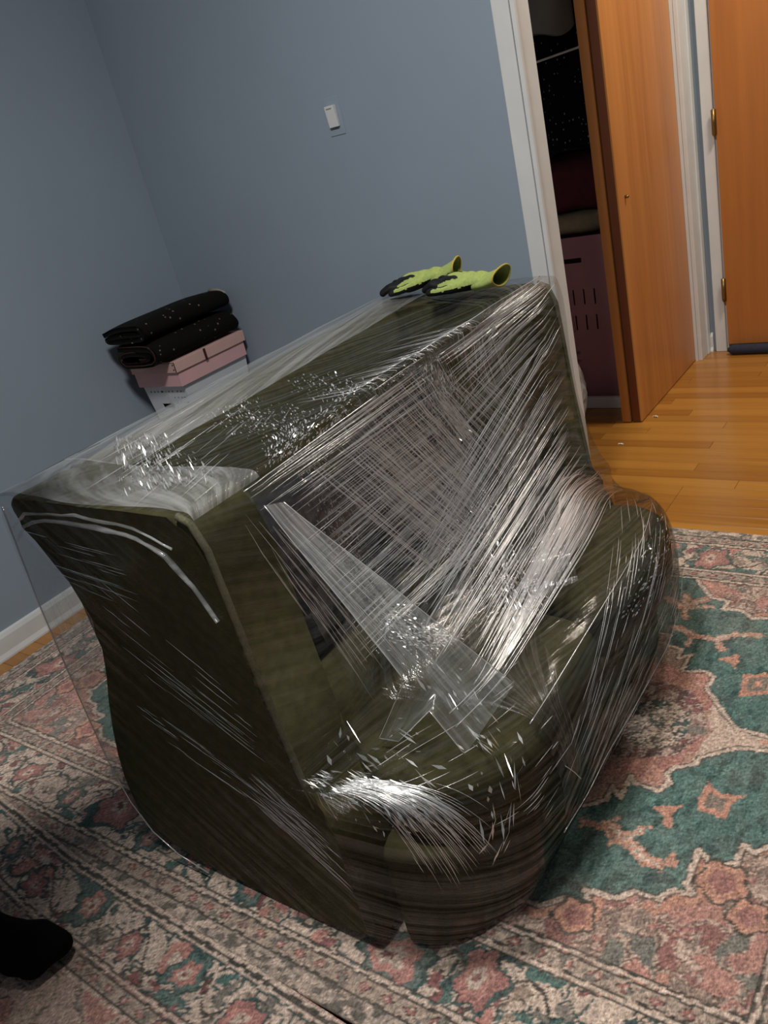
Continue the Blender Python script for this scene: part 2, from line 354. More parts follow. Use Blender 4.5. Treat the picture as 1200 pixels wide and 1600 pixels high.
# sliding closet doors, both pushed to the far end of the opening
d2 = struct(empty('door_2', (-1.10, 3.15, 0)))
adopt(d2, [box('door_face', (-1.0935, 2.824, 0.004), (-1.087, 3.497, 2.03), 'door', None, 0.0008), box('door_core', (-1.121, 2.822, 0.004), (-1.0937, 3.497, 2.03), 'dooredge'),
           tube('pull_peg', [(-1.088, 2.885, 0.795), (-1.078, 2.885, 0.795), (-1.074, 2.885, 0.795)], [0.005, 0.006, 0.004], 'brass')])
d3 = struct(empty('door_3', (-1.14, 3.15, 0)))
adopt(d3, [box('door_face', (-1.160, 2.822, 0.004), (-1.128, 3.497, 2.03), 'door', None, 0.001), box('edge_strip', (-1.1595, 2.818, 0.004), (-1.1285, 2.8215, 2.03), 'doorfar', None)])
for k, (x, y) in enumerate(((-1.063, 2.868), (-1.105, 2.62))):
    v = []; f = []
    for i in range(5):
        for j in range(3): v.append((x + i * 0.0045 + random.uniform(-.001, .001), y + j * 0.004 + 0.003 * math.sin(i), 0.001 + 0.007 * abs(math.sin(i * 1.3 + j)) * (1 if k == 0 else 0.3)))
    for i in range(4):
        for j in range(2): f.append((i * 3 + j, i * 3 + j + 1, i * 3 + j + 4, i * 3 + j + 3))
    s = obj('paper_scrap', v, f, 'scrap', None); md = s.modifiers.new('t', 'SOLIDIFY'); md.thickness = 0.0008; md.offset = 1
    tag(s, ('curled white paper scrap on the floor at the foot of the orange sliding door', 'tiny white crumb on the oak floor before the dark closet')[k], 'scrap')

# light switch
sw = empty('light_switch', (-1.575, YB, 1.247))
kk = [box('wall_plate', (-1.606, YB - 0.0022, 1.198), (-1.552, YB, 1.297), 'wall', None, 0.001)]
bm = bmesh.new(); add_box(bm, (-1.597, YB - 0.014, 1.220), (-1.565, YB - 0.0025, 1.276), 0.0015)
for v in bm.verts:
    if v.co.y < YB - 0.010: v.co.y -= (v.co.z - 1.247) * 0.10
kk.append(bmobj('rocker', bm, 'white')); kk.append(box('locator_line', (-1.590, YB - 0.0178, 1.2685), (-1.572, YB - 0.0165, 1.2702), 'greyhem'))
adopt(sw, kk); tag(sw, 'white rocker light switch in a blue painted plate on the back wall', 'light switch')

# ------------------------------------------------------------------ rugs (printed pile: colours worked out per tuft)
def hash2(i, j, k):
    h = np.sin(i * 127.1 + j * 311.7 + k * 74.7) * 43758.5453; return h - np.floor(h)
def vnoise(x, y, k=0):
    i = np.floor(x); j = np.floor(y); u = x - i; v = y - j; u = u * u * (3 - 2 * u); v = v * v * (3 - 2 * v)
    return (hash2(i, j, k) * (1 - u) + hash2(i + 1, j, k) * u) * (1 - v) + (hash2(i, j + 1, k) * (1 - u) + hash2(i + 1, j + 1, k) * u) * v
def worley(x, y, k=0):
    i = np.floor(x); j = np.floor(y); f1 = np.full(x.shape, 9.0); f2 = f1.copy(); cid = np.zeros(x.shape)
    for a in (-1, 0, 1):
        for b in (-1, 0, 1):
            ci, cj = i + a, j + b; d = np.hypot(ci + 0.15 + 0.7 * hash2(ci, cj, k) - x, cj + 0.15 + 0.7 * hash2(ci, cj, k + 3) - y)
            n1 = d < f1; f2 = np.where(n1, f1, np.minimum(f2, d)); cid = np.where(n1, hash2(ci, cj, k + 9), cid); f1 = np.where(n1, d, f1)
    return f1, f2, cid
LC = lambda c: np.array(lin(c)[:3])
GREEN, DGREEN, PINK, SALMON, CREAM, MAROON, TAUPE, DARK, GREY = (LC(c) for c in ((94, 124, 119), (66, 92, 90), (202, 148, 138), (210, 158, 138), (224, 202, 186), (146, 98, 98), (166, 148, 134), (84, 82, 76), (138, 132, 124)))
def put(colr, mask, c, a=1.0): colr[mask] = colr[mask] * (1 - a) + c * a
def floral(x, y, sc, pal, k, line=DARK, lw=0.07, warp=0.35, dots=None):
    wx = x / sc + warp * (vnoise(x / sc * 1.6, y / sc * 1.6, k) - 0.5) * 2; wy = y / sc + warp * (vnoise(x / sc * 1.6 + 7, y / sc * 1.6, k + 1) - 0.5) * 2
    f1, f2, c = worley(wx, wy, k); out = np.zeros(x.shape + (3,)); n = len(pal)
    for i, p in enumerate(pal): out[(c >= i / n) & (c < (i + 1) / n + 1e-9)] = p
    if dots is not None:
        m = f1 < 0.17
        out[m] = dots
        m = (f1 < 0.22) & (f1 >= 0.17); out[m] = line
    ed = f2 - f1; m = ed < lw * 2.4; out[m] = CREAM * 0.85 + TAUPE * 0.15
    out[ed < lw] = line
    return out
def inpoly(x, y, P):
    r = np.zeros(x.shape, bool); n = len(P)
    for i in range(n):
        x0, y0 = P[i]; x1, y1 = P[i - 1]
        if y0 == y1: continue
        r ^= ((y0 > y) != (y1 > y)) & (x < (x1 - x0) * (y - y0) / (y1 - y0) + x0)
    return r
def dseg(x, y, P):
    d = np.full(x.shape, 9.0)
    for (x0, y0), (x1, y1) in zip(P[:-1], P[1:]):
        dx, dy = x1 - x0, y1 - y0; t = np.clip(((x - x0) * dx + (y - y0) * dy) / (dx * dx + dy * dy), 0, 1)
        d = np.minimum(d, np.hypot(x - x0 - t * dx, y - y0 - t * dy))
    return d
def border(colr, x, y, e, t, k, lines, main, guards, sc=0.055):
    """parallel border stripes measured from the edge: e inwards, t along"""
    a, b = main; t0_, e0_ = t, e; t = t + 0.03 * (vnoise(t0_ * 9, e0_ * 9, k + 11) - 0.5) * 2; e = e0_ + 0.016 * (vnoise(t0_ * 13, e0_ * 13, k + 12) - 0.5) * 2
    fl = floral(t, e * 1.0, sc, [CREAM, CREAM, GREEN, CREAM, PINK, CREAM, GREY], k, DGREEN, 0.06, 0.4, None)
    m = (e0_ >= a) & (e0_ < b)
    fl2 = floral(t, e, sc * 0.5, [CREAM, TAUPE, MAROON, CREAM, DGREEN, CREAM], k + 5, DARK, 0.05, 0.5)
    ph = (t / 0.155) % 1.0; cy = (a + b) / 2 + (b - a) * 0.12 * np.sin(t * 2 * PI / 0.31)
    fd = np.hypot((ph - 0.5) * 0.155 * 1.0, (e - cy)); ang = np.arctan2(e - cy, (ph - 0.5) * 0.155)
    pr = (b - a) * 0.36 * (1 + 0.16 * np.sin(ang * 6))
    base = np.where((vnoise(t * 40, e * 40, k) > 0.62)[..., None], fl2, fl); colr[m] = base[m]
    even = (np.floor(t / 0.155) % 2 < 1); pr = pr * (0.62 + 0.5 * hash2(np.floor(t / 0.155), 1.0, k)) * (0.8 + 0.5 * vnoise(t * 38, e * 38, k + 7))
    put(colr, m & (fd < pr * 1.18), DGREEN); put(colr, m & (fd < pr) & even, PINK * 0.55 + MAROON * 0.45); put(colr, m & (fd < pr) & ~even, GREEN * 0.8 + GREY * 0.2)
    put(colr, m & (fd < pr * 0.66), PINK); put(colr, m & (fd < pr * 0.36), CREAM); put(colr, m & (fd < pr * 0.16), MAROON)
    vine = np.abs(e - (a + b) / 2 - (b - a) * 0.32 * np.sin(t * 2 * PI / 0.155 + 1.2)); put(colr, m & (vine < 0.0035) & (fd > pr * 1.2), DARK); t, e = t0_, e0_
    for a, b in guards:
        m = (e >= a) & (e < b); ph = (t / 0.045) % 1.0; d = np.abs(ph - 0.5) * 0.045 * 0.75 + np.abs(e - (a + b) / 2)
        put(colr, m, TAUPE * 0.62 + CREAM * 0.38); put(colr, m & (d < 0.0105), DARK); put(colr, m & (d < 0.0085), np.array(PINK * 0.5 + MAROON * 0.5)); put(colr, m & (d < 0.003), CREAM)
        put(colr, m & (vnoise(t * 110, e * 110, k + 2) > 0.7), GREY)
    for p, wd, c in lines: put(colr, np.abs(e - p) < wd / 2, c)
def rug_mesh(name, X, Y, Z, colr, mat):
    ny, nx = X.shape; co = np.stack([X, Y, Z], -1).reshape(-1, 3).astype(np.float32)
    idx = np.arange(nx * ny, dtype=np.int32).reshape(ny, nx); q = np.stack([idx[:-1, :-1], idx[:-1, 1:], idx[1:, 1:], idx[1:, :-1]], -1).reshape(-1, 4)
    # skirt down to the floor round the edge
    ring = np.concatenate([idx[0, :], idx[1:, -1], idx[-1, -2::-1], idx[-2:0:-1, 0]]); low = co[ring].copy(); low[:, 2] = np.maximum(low[:, 2] - 0.009, 0.0005); base = len(co)
    k = np.arange(len(ring)); kn = (k + 1) % len(ring); q = np.concatenate([q, np.stack([ring[k], base + k, base + kn, ring[kn]], -1).astype(np.int32)]); co = np.concatenate([co, low])
    cc = colr.reshape(-1, 3); cc = np.concatenate([cc, cc[ring] * 0 + TAUPE]); cc = np.concatenate([cc, np.ones((len(cc), 1))], 1).astype(np.float32)
    me = bpy.data.meshes.new(name); me.vertices.add(len(co)); me.vertices.foreach_set('co', co.ravel())
    me.loops.add(q.size); me.loops.foreach_set('vertex_index', q.ravel().astype(np.int32)); me.polygons.add(len(q))
    me.polygons.foreach_set('loop_start', np.arange(0, q.size, 4, dtype=np.int32)); me.update(calc_edges=True)
    me.polygons.foreach_set('use_smooth', np.ones(len(q), bool))
    a = me.color_attributes.new('print', 'FLOAT_COLOR', 'POINT'); a.data.foreach_set('color', cc.ravel())
    me.materials.append(mat); me.validate(); o = bpy.data.objects.new(name, me); col.objects.link(o); return o
def rug_mat():
    t = NT('rug_pile'); b = t.n('ShaderNodeBsdfPrincipled', Roughness=0.95); b.inputs['Specular IOR Level'].default_value = 0.1
    b.inputs['Sheen Weight'].default_value = 0.15
    at = t.n('ShaderNodeAttribute'); at.attribute_name = 'print'
    mp = t.coords('Object', (1, 0.45, 1)); nz = t.n('ShaderNodeTexNoise', Scale=330, Detail=3, Roughness=0.7); t.l(mp, 'Vector', nz, 'Vector')
    rp = t.ramp([(0.30, (0.50, 0.50, 0.50, 1)), (0.72, (1.35, 1.33, 1.3, 1))]); t.l(nz, 'Fac', rp, 'Fac')
    mx = t.n('ShaderNodeMix', _data_type='RGBA', _blend_type='MULTIPLY'); mx.inputs[0].default_value = 1.0
    t.l(at, 'Color', mx, 6); t.l(rp, 'Color', mx, 7); t.l(mx, 2, b, 'Base Color')
    bp = t.n('ShaderNodeBump', Strength=0.8, Distance=0.004); t.l(nz, 'Fac', bp, 'Height'); t.l(bp, 'Normal', b, 'Normal')
    t.l(b, 'BSDF', t.out, 'Surface'); return t.m
RUGM = rug_mat()
# --- the large rug under the armchair
RX0, RX1, RY0, RY1 = -2.343, 0.023, 0.487, 2.048
xs = np.linspace(RX0, RX1, 676); ys_ = np.linspace(RY0, RY1, 446); X, Y = np.meshgrid(xs, ys_)
wob = 0.0022
x = X + wob * (vnoise(X * 130, Y * 130, 21) - 0.5) * 2; y = Y + wob * (vnoise(X * 130, Y * 130, 22) - 0.5) * 2
MX, MY = (RX0 + RX1) / 2, (RY0 + RY1) / 2
xr = np.where(x < MX, 2 * MX - x, x)                      # the design repeats mirrored about the middle
ex = np.minimum(x - RX0, RX1 - x); ey = np.minimum(y - RY0, RY1 - y); e = np.minimum(ex, ey); tt = np.where(ex < ey, y + 5, x + 5)
C = np.zeros(X.shape + (3,)); C[:] = GREEN
C = C * (0.85 + 0.5 * vnoise(x * 110, y * 50, 4))[..., None]
put(C, vnoise(x * 90, y * 45, 5) > 0.72, DGREEN, 0.8)
med = [(-0.63, 1.56), (-0.589, 1.559), (-0.589, 1.521), (-0.549, 1.512), (-0.545, 1.477), (-0.525, 1.497), (-0.524, 1.437), (-0.477, 1.451), (-0.458, 1.435), (-0.462, 1.396), (-0.438, 1.366), (-0.41, 1.33), (-0.378, 1.296), (-0.26, 1.289), (-0.26, 1.265), (-0.367, 1.244), (-0.4, 1.214), (-0.419, 1.198), (-0.423, 1.179), (-0.454, 1.158), (-0.463, 1.137), (-0.451, 1.116), (-0.463, 1.091), (-0.509, 1.094), (-0.522, 1.112), (-0.519, 1.048), (-0.542, 1.072), (-0.543, 1.035), (-0.561, 1.019), (-0.62, 0.98), (-0.75, 0.93), (-1.3, 0.9), (-1.3, 1.64), (-0.75, 1.61)]
tip = [(-0.438, 1.366), (-0.41, 1.33), (-0.378, 1.296), (-0.26, 1.289), (-0.26, 1.265), (-0.367, 1.244), (-0.4, 1.214), (-0.419, 1.198), (-0.431, 1.179), (-0.428, 1.231), (-0.419, 1.272), (-0.436, 1.315)]
inner = [(-0.613, 1.363), (-0.548, 1.395), (-0.49, 1.38), (-0.452, 1.34), (-0.432, 1.287), (-0.441, 1.236), (-0.459, 1.192), (-0.5, 1.168), (-0.562, 1.145), (-0.609, 1.185), (-1.3, 1.1), (-1.3, 1.45)]
m = inpoly(xr, y, med); ol = dseg(xr, y, med); near = (ol < 0.007)
fm = floral(xr, y, 0.05, [PINK, SALMON, PINK, MAROON, TAUPE], 31, MAROON, 0.03, 0.5); put(C, m, fm[m])
put(C, m, SALMON * 0.4 + PINK * 0.6, 0.6)
put(C, m & (vnoise(xr * 30, y * 30, 6) > 0.55) & (y > 1.44), TAUPE, 0.8); put(C, m & (y < 1.10), TAUPE * 0.7 + PINK * 0.3, 0.75)
mi = inpoly(xr, y, inner); fi = floral(xr, y, 0.024, [MAROON, CREAM, TAUPE, MAROON, CREAM * 0.8, DARK, MAROON], 41, DARK, 0.09, 0.8); put(C, mi, fi[mi]); put(C, mi, MAROON * 0.8, 0.35)
cl = np.hypot(xr + 0.525, (y - 1.262) * 0.9) < 0.065; fc = floral(xr, y, 0.021, [CREAM, GREY, CREAM, DGREEN, CREAM], 43, DARK, 0.1, 0.9); put(C, mi & cl, fc[mi & cl])
mt = inpoly(xr, y, tip); put(C, mt, CREAM * 0.85 + SALMON * 0.15); put(C, np.hypot((xr + 0.445) / 1.6, y - 1.268) < 0.013, GREY)
put(C, (xr > -0.33) & (np.abs(y - 1.277) < 0.004), SALMON)
put(C, near, DARK, 0.8); put(C, (ol < 0.0042), CREAM, 0.95)
for P in ([(-0.391, 1.147), (-0.365, 1.124), (-0.322, 1.133), (-0.339, 1.107), (-0.338, 1.069), (-0.389, 1.072), (-0.394, 1.097)], [(-0.461, 1.051), (-0.415, 1.073), (-0.423, 1.045), (-0.417, 1.017), (-0.433, 1.015), (-0.437, 1.037)],
          [(-0.406, 1.462), (-0.351, 1.486), (-0.337, 1.42), (-0.397, 1.39)], [(-0.469, 1.495), (-0.429, 1.531), (-0.424, 1.474), (-0.441, 1.492)]):
    m = inpoly(xr, y, P); put(C, m, SALMON); dd = dseg(xr, y, P + P[:1]); put(C, m & (dd > 0.012), GREY * 0.6 + GREEN * 0.4, 0.8); put(C, m & (dd > 0.024), SALMON)
for P, wd in (([(-0.557, 0.973), (-0.512, 0.978), (-0.471, 0.962), (-0.434, 0.936), (-0.407, 0.934), (-0.397, 0.955)], 0.011), ([(-0.478, 0.965), (-0.455, 1.005)], 0.006), ([(-0.523, 0.977), (-0.494, 0.948)], 0.007), ([(-0.54, 0.975), (-0.51, 1.0)], 0.006),
              ([(-0.587, 1.591), (-0.53, 1.568), (-0.488, 1.567), (-0.454, 1.597), (-0.406, 1.603)], 0.009), ([(-0.488, 1.567), (-0.465, 1.532)], 0.007), ([(-0.538, 1.571), (-0.541, 1.534)], 0.007),
              ([(-0.633, 1.698), (-0.59, 1.672), (-0.549, 1.725)], 0.011), ([(-0.602, 1.726), (-0.578, 1.634)], 0.008), ([(-0.59, 1.672), (-0.53, 1.69)], 0.007)):
    dd = dseg(xr, y, P) + 0.006 * (vnoise(xr * 150, y * 150, 8) - 0.5) * 2; put(C, dd < wd, SALMON * 0.9 + CREAM * 0.1); put(C, dd < wd * 0.25, CREAM)
spf = [(-0.66, 1.83), (-0.608, 1.815), (-0.542, 1.727), (-0.5, 1.723), (-0.505, 1.688), (-0.461, 1.692), (-0.436, 1.666), (-0.404, 1.675), (-0.365, 1.677), (-0.30, 1.62), (-0.2, 1.5), (0.1, 1.4), (0.1, 1.9), (-0.6, 1.9)]
spn = [(-1.0, 0.75), (-0.70, 0.77), (-0.561, 0.785), (-0.528, 0.813), (-0.484, 0.816), (-0.502, 0.842), (-0.449, 0.848), (-0.43, 0.872), (-0.392, 0.873), (-0.376, 0.897), (-0.348, 0.902), (-0.362, 0.917), (-0.362, 0.988), (-0.336, 0.968), (-0.303, 0.983), (-0.3, 1.026), (-0.283, 1.014), (-0.266, 1.036), (-0.2, 1.064), (0.1, 1.1), (0.1, 0.6), (-1.0, 0.6)]
for P, k in ((spf, 51), (spn, 61)):
    m = inpoly(xr, y, P); f1 = floral(xr, y, 0.062, [PINK, TAUPE, MAROON, SALMON, CREAM, PINK, GREEN, MAROON], k, DARK, 0.05, 0.6); f2 = floral(xr, y, 0.026, [CREAM, TAUPE, MAROON, PINK, GREY], k + 3, DARK, 0.07, 0.7)
    mk = vnoise(xr * 22, y * 22, k) > 0.60; put(C, m, f1[m]); put(C, m & mk, f2[m & mk]); put(C, m, TAUPE * 0.5 + PINK * 0.5, 0.35)
    dd = dseg(xr, y, P[1:-2]); put(C, m & (dd < 0.026) & (dd > 0.008) & (vnoise(xr * 25, y * 25, k + 4) > 0.42), SALMON); put(C, dd < 0.0075, DARK, 0.8); put(C, dd < 0.0045, CREAM)
for cx, cy, r_ in ((-0.312, 0.941, 0.036), (-0.262, 0.894, 0.028), (-0.50, 0.79, 0.03)):
    d_ = np.hypot(xr - cx, y - cy) * (1 + 0.12 * np.sin(5 * np.arctan2(y - cy, xr - cx))); put(C, d_ < r_ * 1.15, DARK); put(C, d_ < r_, SALMON); put(C, d_ < r_ * 0.6, PINK * 0.5 + MAROON * 0.5)
bm_ = e < 0.25; Cb = C.copy()
put(Cb, e < 0.04, (GREY * 0.5 + CREAM * 0.5)); put(Cb, (e < 0.035) & (vnoise(tt * 75, e * 120, 14) > 0.55), GREY * 0.6 + DARK * 0.4); put(Cb, (e < 0.03) & (vnoise(tt * 60, e * 90, 15) > 0.7), CREAM)
border(Cb, x, y, e, tt, 71, [(0.036, 0.005, DARK), (0.068, 0.005, DARK), (0.074, 0.007, CREAM), (0.080, 0.004, DARK), (0.196, 0.004, DARK), (0.202, 0.007, CREAM), (0.208, 0.004, DARK), (0.236, 0.004, DARK), (0.242, 0.006, CREAM), (0.248, 0.005, DARK)], (0.080, 0.196), [(0.038, 0.068), (0.208, 0.236)])
C[bm_] = Cb[bm_]
FD = np.clip(0.02 + 0.40 * (vnoise(X * 11, Y * 11, 101) * 0.6 + vnoise(X * 45, Y * 45, 101 + 1) * 0.4 - 0.30), 0, 0.42)[..., None]; C = C * (1 - FD) + (TAUPE * 0.6 + PINK * 0.15 + GREY * 0.25) * FD
C *= (0.98 + 0.20 * rng.normal(size=X.shape)).clip(0.5, 1.5)[..., None]
Z = 0.0105 + 0.0012 * (vnoise(X * 300, Y * 300, 17) - 0.5) + 0.0015 * (vnoise(X * 6, Y * 6, 18) - 0.5)
rug = rug_mesh('area_rug', X, Y, Z, np.clip(C, 0, 1), RUGM)
tag(rug, 'large faded green and pink oriental rug under the wrapped armchair', 'rug')
# --- the second rug, its edge lapping the first at the bottom of the picture
def edge2(x): return np.interp(x, [-2.6, -1.841, -1.443, -1.187, -0.98, -0.783, 0.3], [0.64, 0.546, 0.505, 0.494, 0.486, 0.478, 0.43])
us_ = np.linspace(-2.44, 0.20, 600); vs_ = np.linspace(0, 0.72, 190); X, V_ = np.meshgrid(us_, vs_); E0 = edge2(X); Y = E0 - V_
x = X + 0.002 * (vnoise(X * 130, Y * 130, 25) - 0.5) * 2; e = V_ + 0.002 * (vnoise(X * 130, Y * 130, 26) - 0.5) * 2
C = np.zeros(X.shape + (3,)); fl = floral(x, e, 0.07, [PINK, MAROON, TAUPE, CREAM, GREEN, PINK], 81, DGREEN, 0.05, 0.6); C[:] = fl * 0.65 + (PINK * 0.5 + TAUPE * 0.5) * 0.35
e_b = e < 0.172; Cb = C.copy(); border(Cb, x, Y, e, x + 5, 91, [(0.004, 0.008, CREAM), (0.012, 0.008, DARK), (0.019, 0.006, CREAM), (0.025, 0.004, DGREEN), (0.123, 0.004, DARK), (0.129, 0.006, CREAM), (0.136, 0.004, DARK), (0.164, 0.004, DARK), (0.170, 0.006, CREAM)], (0.025, 0.123), [(0.138, 0.164)])
C[e_b] = Cb[e_b]; FD = np.clip(0.02 + 0.40 * (vnoise(X * 11, Y * 11, 102) * 0.6 + vnoise(X * 45, Y * 45, 102 + 1) * 0.4 - 0.30), 0, 0.42)[..., None]; C = C * (1 - FD) + (TAUPE * 0.6 + PINK * 0.15 + GREY * 0.25) * FD
C *= (0.98 + 0.20 * rng.normal(size=X.shape)).clip(0.5, 1.5)[..., None]
Z = 0.0095 + 0.011 * np.exp(-(V_ / 0.05) ** 2) * (0.75 + 0.4 * np.sin(X * 5)) + 0.003 * np.exp(-((V_ - 0.16) / 0.06) ** 2) + 0.0012 * (vnoise(X * 300, Y * 300, 28) - 0.5)
rug2 = rug_mesh('area_rug', X[::-1], Y[::-1], Z[::-1], np.clip(C, 0, 1)[::-1], RUGM)
tag(rug2, 'cream and pink bordered rug lapping the large rug, under the black-socked foot', 'rug')

# ------------------------------------------------------------------ armchair
CH = empty('armchair', (-0.95, 1.165, 0.011)); tag(CH, 'wide olive green upholstered armchair wrapped in clear stretch film', 'armchair')
parts = []
Z0 = 0.014
armP = [(-1.325, Z0), (-1.335, 0.12), (-1.325, 0.22), (-1.275, 0.36), (-1.205, 0.50), (-1.178, 0.60), (-1.20, 0.68), (-1.272, 0.745), (-1.291, 0.772), (-1.289, 0.802), (-1.255, 0.805), (-0.90, 0.805), (-0.85, 0.798), (-0.832, 0.755), (-0.822, 0.55), (-0.806, 0.36), (-0.798, 0.305), (-0.765, 0.285), (-0.752, 0.24), (-0.748, 0.10), (-0.752, Z0)]
def slab(name, prof, y0, y1, mat, bev=0.014):
    bm = bmesh.new(); a = [bm.verts.new((p[0], y0, p[1])) for p in prof]; b = [bm.verts.new((p[0], y1, p[1])) for p in prof]; n = len(prof)
    bm.faces.new(a); bm.faces.new(b[::-1])
    for i in range(n): bm.faces.new((a[i], b[i], b[(i + 1) % n], a[(i + 1) % n]))
    rim = [e for e in bm.edges if abs(e.verts[0].co.y - e.verts[1].co.y) < 1e-6]
    bmesh.ops.bevel(bm, geom=rim, offset=bev, segments=4, affect='EDGES', profile=0.5)
    o = bmobj(name, bm, mat, None, True)
    for p in o.data.polygons:
        if len(p.vertices) > 4: p.use_smooth = False
    return o
armS = [(p.x, p.y) for p in smooth_poly([Vector((a, b)) for a, b in armP], 1)]
parts.append(slab('arm', armS, 0.602, 0.722, 'fabric')); parts.append(slab('arm', armS, 1.612, 1.732, 'fabric'))
backP = [(-1.325, 0.05), (-1.335, 0.12), (-1.325, 0.22), (-1.275, 0.36), (-1.205, 0.50), (-1.178, 0.60), (-1.20, 0.68), (-1.272, 0.745), (-1.291, 0.772), (-1.289, 0.802), (-1.255, 0.805), (-1.195, 0.803), (-1.165, 0.77), (-1.10, 0.3), (-1.09, 0.05)]
parts.append(slab('back', [(p.x, p.y) for p in smooth_poly([Vector((a, b)) for a, b in backP], 1)], 0.7225, 1.6115, 'fabric', 0.006))
for yo in (0.6005, 1.7335):
    pth = [(p[0], yo, p[1]) for p in [(-0.87, 0.804), (-0.848, 0.794), (-0.833, 0.755), (-0.8225, 0.55), (-0.807, 0.36), (-0.799, 0.31)]]
    yy = yo + (0.006 if yo < 1 else -0.006)
    parts.append(tube('welt', [(a, yy, c) for a, _, c in pth], 0.0055, 'welt', None, 8))
def front_outline(xf, x0, ya, yb, ra, rb, xin=-0.745, n=9):
    """plan outline with rounded front corners"""
    P = [(x0, ya), (xin, ya)]
    for k in range(1, n): q = PI / 2 * k / (n - 1); P.append((xin + (xf - xin) * math.sin(q), ya + ra * (1 - math.cos(q))))
    for k in range(n): q = PI / 2 * (1 - k / (n - 1)); P.append((xin + (xf - xin) * math.sin(q), yb - rb * (1 - math.cos(q))))
    P.append((x0, yb)); return P
def dense(P, d=0.03, it=None):
    out = []
    for i in range(len(P)):
        a = Vector(P[i]); b = Vector(P[(i + 1) % len(P)]); k = max(1, int((b - a).length / d)); out += [a.lerp(b, j / k) for j in range(k)]
    for _ in range(14):
        out = [out[i] * 0.5 + (out[i - 1] + out[(i + 1) % len(out)]) * 0.25 for i in range(len(out))]
    return out
parts.append(pillow('base', dense(front_outline(-0.575, -0.747, 0.605, 1.729, 0.18, 0.36)), Z0, 0.21, 0.014, 'fabric', None, 0.0, 0.001))
parts.append(box('seat_deck', (-1.088, 0.723, Z0 + 0.02), (-0.746, 1.611, 0.215), 'basecloth'))
# two seat cushions, squared against the arms, round at the outer front corners
def seat(ya, yb, ra, rb, ytop):
    P = [(-1.075, max(ya, 0.728)), (-0.80, max(ya, 0.728))] if ya < 1 else [(-1.075, ya), (-0.80, ya)]
    n = 8; xf = -0.524; xi = -0.735
    if ra:
        P += [(-0.742, 0.722), (xi, ya)]
        for k in range(1, n): q = PI / 2 * k / (n - 1); P.append((xi + (xf - xi) * math.sin(q), ya + ra * (1 - math.cos(q))))
    else: P += [(xf - 0.03, ya), (xf, ya + 0.03)]
    if rb:
        for k in range(n): q = PI / 2 * (1 - k / (n - 1)); P.append((xi + (xf - xi) * math.sin(q), yb - rb * (1 - math.cos(q))))
        P += [(-0.742, 1.606), (-0.80, 1.606), (-1.075, 1.606)]
    else: P += [(xf, yb - 0.03), (xf - 0.03, yb), (-0.80, yb), (-1.075, yb)]
    return dense(P, 0.025)
for nm, P in (('seat_cushion', seat(0.635, 1.160, 0.17, 0, 0)), ('seat_cushion', seat(1.166, 1.705, 0, 0.31, 0))):
    cu = pillow(nm, P, 0.205, 0.338, 0.038, 'fabric', None, 0.016, 0.004); parts.append(cu)
    for v in cu.data.vertices:
        d = min(1, max(0, (v.co.y - 1.46) / .26)); v.co.z -= .052 * d * d * (3 - 2 * d) * min(1, max(0, (v.co.z - .22) / .1)) * min(1, max(0, (v.co.x + .86) / .12))
for ya, yb in ((0.735, 1.160), (1.170, 1.600)):
    q = pillow('back_cushion', dense([(0.34, ya), (0.64, ya), (0.64, yb), (0.34, yb)], 0.03), 0.0, 0.11, 0.045, 'fabric', None, 0.02, 0.006)
    me = q.data
    for v in me.vertices: a, b, c = v.co; v.co = (-1.088 + c - (a - 0.34) * 0.16, b, a)
    me.flip_normals(); me.materials[0] = M['charcoal']; parts.append(q)
adopt(CH, parts)

# ------------------------------------------------------------------ stretch film round the chair
FM = np.array([(-1.27, .03), (-1.337, .2), (-1.325, .5), (-1.297, .775), (-1.268, .815), (-1.08, .808), (-.87, .815), (-.826, .785), (-.822, .62), (-.808, .47), (-.755, .392), (-.64, .368), (-.545, .35), (-.512, .25), (-.525, .13), (-.57, .03)])
FN = FM.copy(); FN[8:13] = [(-.818, .6), (-.805, .42), (-.785, .365), (-.68, .366), (-.55, .348)]
FY0, FY1 = 0.592, 1.742
FML = [tuple(map(float, p)) for p in FM]; FNL = [tuple(map(float, p)) for p in FN]; FLAST = len(FML) - 1
def fpt(y, s):
    k = min(1, max(0, (y - .70) / .22)); k = k * k * (3 - 2 * k)
    t = min(max(s, 0), 1) * FLAST; i = int(min(t, FLAST - 1e-6)); u = t - i; j = 1 - k
    i0, i2, i3 = max(0, i - 1), min(FLAST, i + 1), min(FLAST, i + 2); q = []
    for c in (0, 1):
        p0 = FNL[i0][c] * j + FML[i0][c] * k; p1 = FNL[i][c] * j + FML[i][c] * k; p2 = FNL[i2][c] * j + FML[i2][c] * k; p3 = FNL[i3][c] * j + FML[i3][c] * k
        q.append(.5 * (2 * p1 + (p2 - p0) * u + (2 * p0 - 5 * p1 + 4 * p2 - p3) * u * u + (3 * p1 - p0 - 3 * p2 + p3) * u * u * u))
    x, z = q; e = min(1, max(0, 1 - (y - FY0) / .19, 1 - (FY1 - y) / .43))
    if x > -.76: x = -.76 + (x + .76) * math.sqrt(max(0., 1 - e * e))
    if .60 < s < .88: d = min(1, max(0, (y - 1.48) / .26)); z -= .075 * d * d * (3 - 2 * d) * math.sin((s - .60) / .28 * PI)
    v = min(1, max(0, (y - .72) / .89)); g = 4 * v * (1 - v)
    if .27 < s < .42: z -= .012 * g * math.sin((s - .27) / .15 * PI)
    if .39 < s < .66: x -= .055 * g * math.sin((s - .39) / .27 * PI)
    return Vector((x, y, z))
